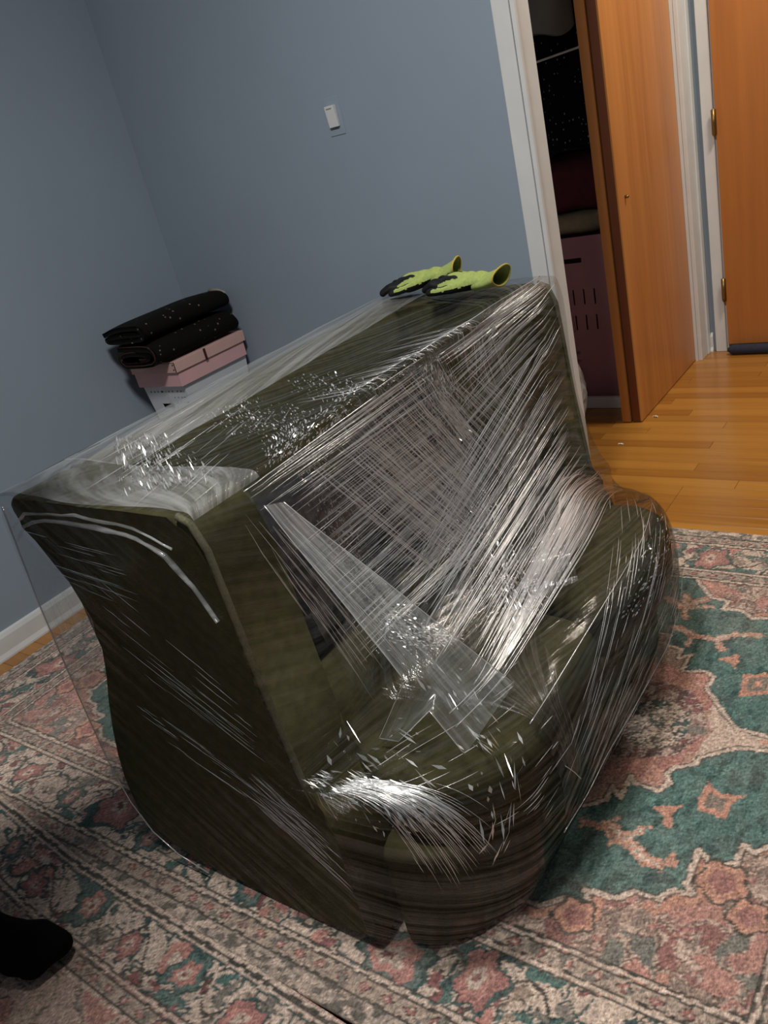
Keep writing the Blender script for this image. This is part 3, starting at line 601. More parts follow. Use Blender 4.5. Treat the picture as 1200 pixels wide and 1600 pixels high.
def fnor(y, s):
    a = fpt(min(FY1, y + .004), s) - fpt(max(FY0, y - .004), s); b = fpt(y, min(1, s + .004)) - fpt(y, max(0, s - .004))
    n = b.cross(a); n = n.normalized() if n.length > 1e-9 else Vector((1, 0, 0))
    c = fpt(y, s) - Vector((-1.0, y, .35))
    return n if n.dot(c) > 0 else -n
def fold(p, k=0):
    return noise.noise(Vector((p.x * 9 + k, p.y * 9, p.z * 9))) * 0.003 + noise.noise(Vector((p.x * 45, p.y * 14 + k, p.z * 45))) * 0.0012
FW = empty('stretch_film_wrap', (-0.95, 1.165, 0.03)); tag(FW, 'clear shiny stretch film wound tightly round the olive armchair', 'plastic wrap')
fparts = []
def sheet(name, fn, nu, nv, mat, smooth=True):
    V = []; U = []; F = []
    for j in range(nv + 1):
        for i in range(nu + 1):
            p, uv = fn(i / nu, j / nv); V.append(p); U.append(uv)
    for j in range(nv):
        for i in range(nu):
            a = j * (nu + 1) + i; F.append((a, a + 1, a + nu + 2, a + nu + 1))
    o = obj(name, V, F, mat, None, smooth, uv=U); fparts.append(o); return o
def body_fn(u, v):
    y = FY0 + (FY1 - FY0) * u; p = fpt(y, v); return p + fnor(y, v) * (0.001 + fold(p)), (y + v * 0.7, v * 2.6 - y * 0.4)
sheet('film_shell', body_fn, 90, 150, 'film')
# flat ends: near and far side
def end_fn(yend, sgn, mat, name):
    ring = [fpt(yend, k / 79) for k in range(80)]; c = Vector((-0.98, yend, 0.33)); V = []; U = []; F = []
    for j in range(26):
        t = j / 25
        for p in ring:
            q = p.lerp(c, t); d = fold(q, 5) * 1.0 + (0.0008 if j else 0); V.append(Vector((q.x, yend + sgn * d * (0 if j == 0 else 1), q.z))); U.append((q.x * 0.8 + q.z * -0.6, q.z * 0.8 + q.x * 0.6))
    for j in range(25):
        for i in range(80):
            a = j * 80 + i; b = j * 80 + (i + 1) % 80; F.append((a, b, b + 80, a + 80) if sgn > 0 else (a, a + 80, b + 80, b))
    fparts.append(obj(name, V, F, mat, None, True, uv=U))
end_fn(FY0, -1, 'film_side', 'film_end'); end_fn(FY1, 1, 'film_side', 'film_end')
def plerp(P, t):
    L = [0]
    for a, b in zip(P[:-1], P[1:]): L.append(L[-1] + math.hypot(b[0] - a[0], (b[1] - a[1]) * 2.5))
    d = t * L[-1]
    for i in range(len(P) - 1):
        if d <= L[i + 1] + 1e-9:
            k = (d - L[i]) / max(1e-9, L[i + 1] - L[i]); return tuple(P[i][c] + (P[i + 1][c] - P[i][c]) * k for c in (0, 1))
    return P[-1]
def taut(a, b, u, off):
    """point on film pulled straight from a to b: hugs the shell where that bulges, bridges it where it is hollow"""
    y = min(FY1 - .001, max(FY0 + .001, a[0] + (b[0] - a[0]) * u)); s = a[1] + (b[1] - a[1]) * u; p = fpt(y, s); n = fnor(y, s)
    q = fpt(min(FY1, max(FY0, a[0])), a[1]).lerp(fpt(min(FY1, max(FY0, b[0])), b[1]), u); d = (q - p).dot(n)
    return (q if d > 0 else p) + n * off, n
def band(A, B, mat, off, nu=50, nv=24, name='film_band', rim=True):
    """one pass of film from edge A to edge B on the wrapped surface, (y, s) coordinates"""
    def f(u, v):
        a = plerp(A, v); b = plerp(B, v)
        p, n = taut(a, b, u, off); return p + n * fold(p, off * 900) * 0.8, (u * 0.9, v * (0.25 + 0.5 * u) + off * 50)
    sheet(name, f, nu, nv, mat)
    if rim:
        for v in (0.0, 1.0):
            pts = []
            for i in range(41): p, _ = f(i / 40, v); pts.append(p)
            tv, tf = tube_geo(pts, 0.0009, 5); o = obj('film_edge', tv, tf, 'film_crease', None, True, uv=[(q.y, q.z) for q in tv]); fparts.append(o)
E1 = [(1.238, .45), (1.288, .487), (1.321, .521), (1.279, .626), (1.065, .73), (.924, .81), (.90, .895)]
band([(.69, .455), (.70, .48), (.76, .60), (.84, .76), (.86, .86)], E1, 'film_cross', .004, 70, 44)
band([(.71, .475), (.751, .482)], [(.735, .775), (.90, .76)], 'film_milky', .0055, 40, 16)
band([(1.70, .50), (1.66, .69)], [(.96, .60), (.80, .735)], 'film_band', .006, 60, 30)
band([(1.60, .645), (1.645, .711)], [(.87, .728), (.776, .752)], 'film_band', .0075, 60, 14)
band([(1.725, .405), (1.725, .455)], [(1.22, .405), (1.26, .52)], 'film_band', .005, 40, 14)
band([(.84, .80), (.84, .93)], [(1.70, .78), (1.70, .94)], 'film', .003, 60, 24)
band([(.598, .25), (.598, .45)], [(.728, .25), (.728, .45)], 'film_milky', .003, 14, 40, rim=False)
band([(.722, .25), (.722, .325)], [(1.735, .25), (1.735, .312)], 'film_milky', .0035, 60, 10, rim=False)
band([(1.66, .30), (1.70, .36)], [(1.00, .66), (1.20, .75)], 'film_cross', .0085, 60, 20, rim=False)
def glare_fn(u, v):
    y = .95 + .40 * u - .06 * v; t = v; x = -.905 + .085 * t + .012 * math.sin(u * 5); z = .775 - .26 * t - .03 * math.sin(u * PI)
    p = Vector((x, y, z)); return p + Vector((.5, 0, .8)) * (fold(p, 31) * 1.6), (u * .8 + v * .3, v * .3 - u * .15)
sheet('glare_flap', glare_fn, 60, 40, 'film_glare')  # added flap, tilted towards the hall to put glare across the front
# creases: thin raised pleats, far too many to pick apart
def pleats(name, paths, mat='film_crease'):
    V = []; F = []; U = []
    for pts, nrs, wd in paths:
        b = len(V); m = len(pts)
        for i in range(m):
            t = (pts[min(m - 1, i + 1)] - pts[max(0, i - 1)]).normalized(); sd = t.cross(nrs[i]).normalized(); tp = math.sin(PI * (i + 0.15) / (m - 0.7)) ** 0.6
            V += [pts[i] - sd * wd * tp, pts[i] + nrs[i] * wd * 0.9 * tp, pts[i] + sd * wd * tp]; U += [(i / m, 0), (i / m, .5), (i / m, 1)]
        for i in range(m - 1):
            a = b + i * 3; F += [(a, a + 1, a + 4, a + 3), (a + 1, a + 2, a + 5, a + 4)]
    o = obj(name, V, F, mat, None, True, uv=U); o['kind'] = 'stuff'; fparts.append(o)
def fam(A, B, n, wd=(.0003, .00085), ln=(.15, .8), off=.0085, jit=.012, seg=9):
    out = []
    for _ in range(n):
        v = random.random(); a = plerp(A, v); b = plerp(B, min(1, max(0, v + random.gauss(0, .02)))); L = random.uniform(*ln) * random.uniform(.5, 1); u0 = random.uniform(0, 1 - L); pts = []; nr = []
        dy, dsv = random.gauss(0, jit), random.gauss(0, jit * .3)
        for i in range(seg):
            q, nn = taut((a[0] + dy, a[1] + dsv), (b[0] + dy, b[1] + dsv), u0 + L * i / (seg - 1), off); nr.append(nn); pts.append(q)
        out.append((pts, nr, random.uniform(*wd)))
    return out
pleats('tension_pleats', fam([(.86, .42), (1.34, .40)], [(1.13, .67), (1.56, .55)], 300, ln=(.2, .8)) + fam([(.957, .36), (1.30, .35)], [(1.05, .50), (1.45, .48)], 60, ln=(.3, .9)) + fam([(.80, .44), (1.2, .44)], [(1.05, .66), (1.40, .60)], 150, ln=(.2, .8)))
pleats('tension_pleats', fam([(.69, .455), (.74, .50), (.80, .60)], [(1.23, .46), (1.32, .53), (1.28, .63)], 330, ln=(.2, .95)))
pleats('tension_pleats', fam([(1.69, .48), (1.66, .68)], [(1.0, .58), (.86, .735)], 380, ln=(.12, .6), wd=(.0003, .001)) + fam([(1.60, .645), (1.645, .711)], [(.95, .72), (.80, .745)], 150, ln=(.2, .8), wd=(.0003, .0011)))
pleats('tension_pleats', fam([(1.70, .42), (1.66, .50)], [(1.25, .45), (1.26, .54)], 110, ln=(.4, 1)))
pleats('tension_pleats', fam([(1.62, .70), (1.55, .80)], [(.90, .84), (.86, .93)], 60, ln=(.06, .35), wd=(.0003, .0008)) + fam([(1.45, .76), (1.60, .90)], [(.80, .86), (1.0, .94)], 50, ln=(.05, .25), wd=(.0003, .0008)))
pleats('tension_pleats', fam([(.66, .455), (.72, .47)], [(.76, .66), (.86, .74)], 50, ln=(.15, .7)) + fam([(.60, .30), (.60, .43)], [(1.1, .29), (.98, .36)], 40, ln=(.1, .4), off=.006))
pleats('tension_pleats', fam([(.595, .650), (.606, .69)], [(.63, .90), (.70, .86)], 200, wd=(.0002, .0006), ln=(.15, .6), off=.0055, jit=.006))
pleats('tension_pleats', fam([(.63, .70), (.64, .90)], [(.95, .74), (.95, .90)], 26, ln=(.05, .3), off=.006))
# pleats on the near end, running from the arm front towards the floor
def side_fam(a0, a1, b0, b1, n, wd, ln):
    out = []
    for _ in range(n):
        v = random.random(); a = Vector(a0).lerp(Vector(a1), v); b = Vector(b0).lerp(Vector(b1), v + random.gauss(0, .02)); L = random.uniform(*ln); u0 = random.uniform(0, 1 - L)
        pts = []
        for i in range(6):
            q = a.lerp(b, u0 + L * i / 5); pts.append(Vector((q.x, FY0 - .0045 - .001 * random.random(), q.y)))
        out.append((pts, [Vector((0, -1, 0))] * 6, random.uniform(*wd)))
    return out
pleats('tension_pleats', side_fam((-1.10, .70), (-1.15, .55), (-.84, .52), (-.85, .38), 26, (.0003, .0006), (.1, .5)) + side_fam((-1.28, .76), (-1.24, .66), (-1.0, .74), (-1.0, .62), 22, (.0003, .0006), (.1, .5))
       + side_fam((-1.15, .46), (-1.15, .38), (-.80, .30), (-.80, .24), 36, (.0003, .0008), (.06, .25)) + side_fam((-.90, .38), (-.93, .30), (-.755, .27), (-.755, .16), 60, (.0003, .0008), (.12, .5)))
# crinkled patches: little flat facets, glossy and whitened in colour for glints
def crinkle(A, B, n, size, tilt, off, lng=1.6):
    V = []; F = []; U = []
    for _ in range(n):
        u = random.random(); v = min(1.15, max(-.15, random.gauss(.5, .27))); a = plerp(A, min(1, max(0, v))); b = plerp(B, min(1, max(0, v)))
        y = min(FY1 - .001, max(FY0 + .001, a[0] + (b[0] - a[0]) * u + random.gauss(0, .006))); sv = a[1] + (b[1] - a[1]) * u; p = fpt(y, sv); nn = fnor(y, sv)
        d = (fpt(min(FY1 - .001, max(FY0, y + (b[0] - a[0]) * .05)), sv + (b[1] - a[1]) * .05) - p); d = d.normalized() if d.length > 1e-6 else Vector((0, 1, 0)); d = (d + nn * random.gauss(0, tilt)).normalized()
        e_ = d.cross(nn).normalized(); e_ = (e_ + nn * random.gauss(0, tilt)).normalized(); L = size * random.uniform(.5, lng); W = size * random.uniform(.2, .7); c = p + nn * (off + random.uniform(0, size * .4)); k = len(V)
        V += [c - d * L, c + e_ * W * random.uniform(.4, 1), c + d * L * random.uniform(.6, 1), c - e_ * W * random.uniform(.4, 1)]; U += [(0, 0)] * 4; F += [(k, k + 1, k + 2), (k, k + 2, k + 3)]
    o = obj('crinkled_film', V, F, 'film_crinkle', None, False, uv=U); o['kind'] = 'stuff'; fparts.append(o)
crinkle([(.916, .312), (1.04, .315)], [(.74, .445), (.84, .452)], 1000, .003, .4, .009)
crinkle([(.80, .285), (.835, .312)], [(.625, .36), (.68, .40)], 600, .0032, .4, .009, 4)
crinkle([(1.12, .315), (1.16, .35)], [(.80, .455), (.90, .47)], 420, .004, .35, .010)
crinkle([(.79, .455), (.90, .47)], [(.89, .66), (.965, .69)], 1600, .0032, .4, .010)
crinkle([(1.20, .455), (1.33, .50)], [(1.15, .60), (1.29, .625)], 2200, .0034, .45, .010, 3)
crinkle([(1.25, .60), (1.32, .60)], [(1.03, .72), (1.12, .74)], 500, .004, .35, .010, 2.5)
crinkle([(.70, .66), (.83, .70)], [(.64, .87), (.76, .82)], 30, .006, .45, .007, 4)
crinkle([(.86, .66), (.90, .72)], [(.66, .88), (.72, .86)], 60, .005, .5, .007, 5)
crinkle([(.597, .655), (.64, .69)], [(.602, .83), (.66, .82)], 420, .003, .4, .006, 5)
crinkle([(.66, .60), (.76, .66)], [(.62, .70), (.72, .74)], 14, .006, .5, .007, 4)
crinkle([(1.15, .80), (1.2, .84)], [(1.5, .78), (1.5, .84)], 160, .004, .35, .006, 2)
def rear_strip(u, v):
    z = .795 - .60 * v; xa = float(np.interp(z, [.2, .5, .775, .8], [-1.338, -1.326, -1.298, -1.28])) - .001; xb = float(np.interp(z, [.2, .22, .36, .5, .6, .68, .745, .8], [-1.325, -1.32, -1.27, -1.20, -1.17, -1.19, -1.262, -1.27])) + .008; x = xa + (xb - xa) * u
    return Vector((x, FY0 - .0035 - .002 * noise.noise(Vector((x * 14, z * 14, 2))), z)), (v, u)
sheet('film_band', rear_strip, 16, 40, 'film_milky')
re_ = [(-1.285, FY0 - .002, .795), (-1.315, FY0 - .002, .60), (-1.330, FY0 - .002, .40), (-1.337, FY0 - .002, .24), (-1.325, FY0 - .002, .14), (-1.29, FY0 - .003, .075), (-1.23, FY0 - .004, .04), (-1.15, FY0 - .004, .025)]
tv, tf = tube_geo(re_, .0013, 6); fparts.append(obj('film_edge', tv, tf, 'film_crease', None, True, uv=[(q.y, q.z) for q in tv]))
for pth, r_ in (([(-1.28, .735), (-1.24, .765), (-1.17, .782), (-1.04, .782), (-.95, .772), (-.90, .748), (-.865, .705), (-.84, .655)], .006), ([(-1.28, .757), (-1.22, .79), (-1.08, .797), (-.95, .79), (-.88, .765)], .004)):
    pp = [Vector((a, FY0 - .0045, b)) for a, b in pth]; pp = [pp[i // 4].lerp(pp[min(len(pp) - 1, i // 4 + 1)], (i % 4) / 4) for i in range(4 * len(pp) - 3)]
    pp = [p + Vector((0, 0, .004 * noise.noise(p * 22))) for p in pp]
    tv, tf = tube_geo(pp, [r_ * (.4 + .8 * abs(noise.noise(p * 15))) for p in pp], 6); fparts.append(obj('film_fold', tv, tf, 'film_milky', None, True, uv=[(q.x * 3, q.z * 3) for q in tv]))  # milky white tubes stand in for the highlight band along the fold
adopt(FW, fparts)

# ------------------------------------------------------------------ gloves on the far arm
def glove(loc, rz, label, curl, tilt):
    """local: cuff towards +x, fingers towards -x, palm (coated) side down"""
    root = empty('work_glove', loc); root.rotation_euler = (0, tilt, rz)
    B = [((0.028, 0, 0.020), (-0.030, 0.0, 0.020), 0.036, 0.044, 0.52), ((-0.02, -0.022, 0.019), (-0.02, 0.022, 0.019), 0.026, 0.026, 0.6)]
    for i, (y0, L, a) in enumerate(((-0.034, 0.060, -0.10), (-0.012, 0.072, -0.03), (0.011, 0.068, 0.03), (0.033, 0.052, 0.12))):
        p0 = Vector((-0.045, y0, 0.020)); p1 = p0 + Vector((-L * .5, L * .5 * a, 0.010 * curl)); p2 = p1 + Vector((-L * .5 * (1 - curl * .6), L * .5 * a, -0.014 * curl))
        B += [(p0, p1, 0.0115, 0.0108, 0.9), (p1, p2, 0.0108, 0.0092, 0.9)]
    B += [((0.0, -0.034, 0.018), (-0.030, -0.062, 0.018), 0.015, 0.0115, 0.9), ((-0.030, -0.062, 0.018), (-0.062, -0.066, 0.017), 0.0115, 0.010, 0.9)]
    me = blob('glove_skin', B, 0.0034)
    lo = min(v.co.z for v in me.vertices)
    for v in me.vertices:
        v.co.z -= lo
        v.co.z += 0.0022 * noise.noise(v.co * 60) * (1 if v.co.z > 0.012 else 0.2)
    co = [v.co.copy() for v in me.vertices]; grp = {0: [], 1: []}
    for p in me.polygons:
        c = p.center; edge = -0.032 + 0.018 * math.sin(c.y * 190) + 0.010 * noise.noise(c * 70)
        coat = c.x < edge or (p.normal.z < -0.1 and c.x < 0.045) or c.z < 0.020
        grp[1 if coat else 0].append(tuple(p.vertices))
    kids = []
    for g, nm, mt in ((0, 'knit_back', 'lime'), (1, 'rubber_coating', 'nitrile')):
        used = sorted({i for f in grp[g] for i in f}); mp = {i: k for k, i in enumerate(used)}
        kids.append(obj(nm, [co[i] for i in used], [tuple(mp[i] for i in f) for f in grp[g]], mt, root, True))
    bpy.data.meshes.remove(me)
    V = []; F = []; n = 26; rows = [(0.030, 0.036, 0.0155, 0.018), (0.045, 0.034, 0.0155, 0.019), (0.062, 0.035, 0.017, 0.021), (0.080, 0.037, 0.019, 0.025), (0.090, 0.038, 0.021, 0.028)]
    for x, ry, rzz, zc in rows:
        for k in range(n):
            q = 2 * PI * k / n; w_ = 1 + 0.06 * math.sin(3 * q + x * 60); V.append((x + 0.004 * math.sin(q), ry * math.cos(q) * w_, zc + rzz * math.sin(q) * w_))
    for j in range(len(rows) - 1):
        for k in range(n): F.append((j * n + k, j * n + (k + 1) % n, (j + 1) * n + (k + 1) % n, (j + 1) * n + k))
    cf = obj('cuff', V, F, 'lime', root, True); md = cf.modifiers.new('t', 'SOLIDIFY'); md.thickness = 0.0022
    hem = tube('hem', [V[(len(rows) - 1) * n + k] for k in range(n)], 0.0024, 'limehem', cf, 6, True)
    tag(root, label, 'glove', 'pair of work gloves'); return root
glove((-1.158, 1.712, 0.8225), math.radians(14), 'lime green work glove with black coated fingers, lying behind, nearer the chair back', 0.5, math.radians(-6))
glove((-0.995, 1.640, 0.8205), math.radians(-4), 'lime green work glove with black coated palm, in front, nearer the door casing', 0.7, 0)

# ------------------------------------------------------------------ boxes and blankets in the corner
def basket(name, a, b, top, mat, holes_y, holes_x, taper=0.03, th=0.003, rim=True):
    """open plastic tub from plan corner a to b; walls are gridded and cells removed for the holes: list of (u0,u1,z0,z1)"""
    kids = []
    def wall(P0, P1, holes, nm):
        cell = 0.006; L = (Vector(P1) - Vector(P0)).length; nu = max(4, int(L / cell)); nz = max(4, int(top / cell)); V = []; F = []
        for j in range(nz + 1):
            for i in range(nu + 1):
                u = i / nu; z = top * j / nz; q = Vector(P0).lerp(Vector(P1), u); cx, cy = (a[0] + b[0]) / 2, (a[1] + b[1]) / 2; k = taper * (1 - z / top)
                V.append((q.x + k * (1 if q.x < cx else -1), q.y + k * (1 if q.y < cy else -1), z + 0.001))
        for j in range(nz):
            for i in range(nu):
                uu = (i + .5) / nu * L; zz = (j + .5) / nz * top
                if any(u0 < uu < u1 and z0 < zz < z1 for u0, u1, z0, z1 in holes): continue
                q = j * (nu + 1) + i; F.append((q, q + 1, q + nu + 2, q + nu + 1))
        o = obj(nm, V, F, mat); md = o.modifiers.new('t', 'SOLIDIFY'); md.thickness = th; md.offset = -1; kids.append(o)
    wall((a[0], a[1], 0), (b[0], a[1], 0), holes_y, 'tub_wall'); wall((b[0], a[1], 0), (b[0], b[1], 0), holes_x, 'tub_wall')
    wall((b[0], b[1], 0), (a[0], b[1], 0), [], 'tub_wall'); wall((a[0], b[1], 0), (a[0], a[1], 0), [], 'tub_wall')
    kids.append(box('tub_floor', (a[0] + taper, a[1] + taper, 0.002), (b[0] - taper, b[1] - taper, 0.006), mat))
    r = empty(name, ((a[0] + b[0]) / 2, (a[1] + b[1]) / 2, 0)); adopt(r, kids); return r
hl = [(0.055, 0.125, 0.500, 0.522)]
for i in range(9): hl.append((0.022 + i * 0.020, 0.0285 + i * 0.020, 0.560, 0.566))
for j in range(3):
    for i in range(4): hl.append((0.140 + i * 0.017 + (j % 2) * 0.006, 0.147 + i * 0.017 + (j % 2) * 0.006, 0.498 + j * 0.020, 0.505 + j * 0.020))
for i in range(8): hl.append((0.026 + i * 0.018, 0.032 + i * 0.018, 0.470, 0.475))
hb = [(0.03 + i * 0.028, 0.037 + i * 0.028, 0.30 + j * 0.05, 0.306 + j * 0.05) for i in range(9) for j in range(5)]
bk = basket('storage_basket', (-2.396, 1.728), (-2.183, 2.030), 0.586, 'plastic', hl, hb, 0.05)
bk.location.z = 0.012; bk.scale.z = 0.9775
tag(bk, 'tall white perforated plastic basket standing in the room corner under the pink box', 'basket')
pb = empty('storage_box', (-2.285, 1.87, 0.588))
kids = [box('box_body', (-2.398, 1.712, 0.588), (-2.172, 2.028, 0.650), 'pink', None, 0.001),
        boxes('box_lid', [((-2.404, 1.704, 0.638), (-2.166, 1.7115, 0.672)), ((-2.1715, 1.704, 0.638), (-2.165, 2.034, 0.672)), ((-2.404, 2.0285, 0.638), (-2.166, 2.035, 0.672)), ((-2.405, 1.704, 0.638), (-2.3985, 2.034, 0.672)), ((-2.404, 1.704, 0.669), (-2.166, 2.034, 0.674))], 'lidtop', None, 0.0006)]
adopt(pb, kids)
for z in (0.648, 0.664):
    k_ = tube('rivet', [(-2.176, 1.7038, z), (-2.176, 1.7022, z)], 0.0022, 'nitrile', None, 8); adopt(pb, [k_])
k_ = box('lid_strap', (-2.1648, 1.835, 0.634), (-2.1636, 1.845, 0.673), 'maroon'); adopt(pb, [k_])
tag(pb, 'pale pink cardboard box with lid on top of the white basket in the corner', 'box')
def blanket(name, path, th, y0, y1, mat, label, x0, z0, hem=None):
    """folded cloth: thick ribbon following a folded path in cross section, swept along y"""
    P = [Vector((p[0] * 0.84, p[1])) for p in path]
    for _ in range(2):
        q = [P[0]]
        for a, b in zip(P[:-1], P[1:]): q += [a * .75 + b * .25, a * .25 + b * .75]
        P = q + [P[-1]]
    n = len(P); ny = 22; L = []; Rr = []
    for i in range(n):
        t = (P[min(n - 1, i + 1)] - P[max(0, i - 1)]).normalized(); nn = Vector((-t.y, t.x)); L.append(P[i] + nn * th / 2); Rr.append(P[i] - nn * th / 2)
    loop = L + Rr[::-1]; m = len(loop); V = []; F = []
    for j in range(ny + 1):
        y = y0 + (y1 - y0) * j / ny; sq = 1 - 0.10 * (abs(j / ny - .5) * 2) ** 6
        for k, p in enumerate(loop):
            d = noise.noise(Vector((p.x * 12, y * 7, p.y * 16))) * 0.006
            V.append((x0 + p.x * (1 + d * 2), y + d * 1.3, z0 + max(0.0, p.y * sq + d * 0.5 * (1 if p.y > .02 else .1)) ))
    for j in range(ny):
        for k in range(m): F.append((j * m + k, j * m + (k + 1) % m, (j + 1) * m + (k + 1) % m, (j + 1) * m + k))
    half = len(L)
    for base in (0, ny * m):
        for k in range(half - 1): F.append((base + k, base + k + 1, base + m - 2 - k, base + m - 1 - k))
    r = empty(name, (x0, (y0 + y1) / 2, z0)); ks = [obj('folded_cloth', V, F, mat, None, True)]
    if hem:
        pth = [(x0 + p.x, y0 - 0.001, z0 + p.y) for p in P[::2]]; ks.append(tube('bound_edge', pth, 0.0022, hem, None, 6))
    adopt(r, ks); tag(r, label, 'blanket', 'folded blankets'); return r
sp1 = [(0.02, 0.030), (0.06, 0.030), (0.085, 0.040), (0.07, 0.054), (-0.06, 0.056), (-0.10, 0.040), (-0.085, 0.012), (-0.05, 0.0095), (0.09, 0.0095), (0.122, 0.030), (0.112, 0.062), (0.07, 0.073), (-0.09, 0.074)]
sp2 = [(0.10, 0.030), (-0.05, 0.030), (-0.115, 0.022), (-0.118, 0.010), (-0.07, 0.009), (0.085, 0.009), (0.112, 0.024), (0.105, 0.052), (0.06, 0.058), (-0.06, 0.050), (-0.125, 0.036)]
blanket('folded_blanket', sp1, 0.018, 1.645, 2.02, 'blanket', 'black flecked blanket folded with a maroon edge, lower of two on the pink box', -2.268, 0.676, 'maroon')
b2 = blanket('folded_blanket', sp2, 0.017, 1.635, 2.02, 'blanket', 'black flecked blanket folded flat, upper of two on the pink box', -2.272, 0.762)
gh = tube('grey_binding', [(-2.272 + a * 0.84, 2.0215, 0.762 + b) for a, b in ((0.02, 0.062), (0.07, 0.060), (0.104, 0.050), (0.112, 0.026), (0.095, 0.012))], 0.006, 'greyhem', None, 6); adopt(b2, [gh])

# ------------------------------------------------------------------ closet contents
struct(tube('trim_4', [(-1.45, YB + TB + 0.001, 1.72), (-1.45, YF - 0.001, 1.72)], 0.016, 'dooredge', None, 12))     # hanging rail
def drape(name, yc, x0, x1, ztop, zbot, mat, label, cat, amp=0.018, fl=30, ph=0.0, depth=0.05, group=None, flare=0.0):
    """garment hanging from the rail: a closed soft tube with folds, plus its hanger hook"""
    n = 60; rows = 26; V = []; F = []
    for j in range(rows + 1):
        t = j / rows; z = ztop + (zbot - ztop) * t
        for k in range(n):
            q = 2 * PI * k / n; hw = (x1 - x0) / 2 * (0.55 + 0.45 * min(1, t * 5)) * (1 + flare * t); xx = (x0 + x1) / 2 + hw * math.cos(q); f = 1 + 0.0
            yy = yc + depth * math.sin(q) * (0.3 + 0.7 * min(1, t * 3)) + amp * math.sin(xx * fl * 2 + ph + t * 1.5) * min(1, t * 2.5)
            V.append((xx, yy, z + 0.012 * math.sin(q * 5 + ph) * t))
    for j in range(rows):
        for k in range(n): F.append((j * n + k, j * n + (k + 1) % n, (j + 1) * n + (k + 1) % n, (j + 1) * n + k))
    F.append(tuple(range(n))); r = empty(name, ((x0 + x1) / 2, yc, zbot)); g = obj('cloth', V, F, mat, None, True)
    xm = -1.45; hk = tube('hanger_hook', [(xm, yc, ztop - 0.004), (xm, yc, 1.715), (xm + 0.012, yc, 1.738), (xm, yc, 1.746), (xm - 0.018, yc, 1.738), (xm - 0.021, yc, 1.72)], 0.002, 'brass', None, 6)
    adopt(r, [g, hk]); tag(r, label, cat, group); return r
drape('hanging_dress', 3.12, -1.70, -1.20, 1.62, 0.955, 'dots', 'navy dress with small white dots hanging in the dark closet', 'clothing', 0.022, 24, 0.4, 0.06)
drape('garment_bag', 2.98, -1.68, -1.235, 1.64, 1.335, 'greycloth', 'grey cloth bundle hanging at the top of the closet in front of the dotted dress', 'garment', 0.014, 16, 1.0, 0.055)
cd = tube('cord', [(-1.62, 3.035, 1.262), (-1.45, 3.03, 1.262), (-1.36, 3.03, 1.268), (-1.25, 3.03, 1.275), (-1.18, 3.04, 1.290)], 0.004, 'scrap', None, 6)
tag(cd, 'thin white cord stretched across the dotted dress in the closet', 'cord')
hp = [(0.03 + i * 0.03, 0.036 + i * 0.03, 0.26 + j * 0.09, 0.30 + j * 0.09) for i in range(9) for j in range(3)]
pbk = basket('storage_tub', (-1.62, 3.02), (-1.20, 3.40), 0.66, 'pinkplastic', [(0.16, 0.29, 0.565, 0.582)] + [(0.20 + i * 0.042, 0.208 + i * 0.042, 0.30 + j * 0.10, 0.36 + j * 0.10) for i in range(4) for j in range(2)], [], 0.03)
tag(pbk, 'mauve pink plastic laundry tub with slots standing on the closet floor', 'basket')
tw = pillow('folded_towel', dense([(-1.60, 3.04), (-1.22, 3.04), (-1.22, 3.36), (-1.60, 3.36)], 0.03), 0.665, 0.735, 0.03, 'beige', None, 0.004, 0.006)
tag(tw, 'beige folded towel lying on top of the mauve laundry tub', 'towel')
wb = pillow('storage_bag', dense([(-1.63, 3.06), (-1.21, 3.06), (-1.21, 3.37), (-1.63, 3.37)], 0.03), 0.74, 0.93, 0.06, 'wine', None, 0.015, 0.012)
tag(wb, 'dark wine red cloth bag on the beige towel in the closet', 'bag')
def sack(name, cx, cy, rx, ry, h, mat, label, k):
    V = []; F = []; n = 30; rows = 16
    for j in range(rows + 1):
        t = j / rows; z = h * t; pr = (0.75 + 0.5 * math.sin(PI * min(1, t * 1.15)) - 0.55 * t ** 3)
        for i in range(n):
            q = 2 * PI * i / n; d = 1 + 0.28 * noise.noise(Vector((math.cos(q) * 2.2 + k, math.sin(q) * 2.2, t * 4))) + 0.08 * random.uniform(-1, 1)
            V.append((cx + rx * pr * d * math.cos(q), cy + ry * pr * d * math.sin(q), z * (1 + (0.10 * noise.noise(Vector((q, k, t * 3))) if j else 0)) + 0.002))
    for j in range(rows):
        for i in range(n): F.append((j * n + i, j * n + (i + 1) % n, (j + 1) * n + (i + 1) % n, (j + 1) * n + i))
    F.append(tuple(range(n))[::-1]); o = obj(name, V, F, mat, None, False); tag(o, label, 'bag'); return o
sack('carrier_bag', -1.345, 2.78, 0.055, 0.055, 0.36, 'bag', 'crumpled pale carrier bag on the closet floor in front of the mauve tub', 1)
sack('shopping_bag', -1.40, 2.62, 0.05, 0.05, 0.24, 'red', 'small red crumpled bag half hidden behind the white door casing', 5)
sl = box('board_offcut', (-1.42, 2.96, 0.001), (-1.20, 2.985, 0.045), 'white', None, 0.003); tag(sl, 'pale board lying on the closet floor behind the sliding doors', 'board')

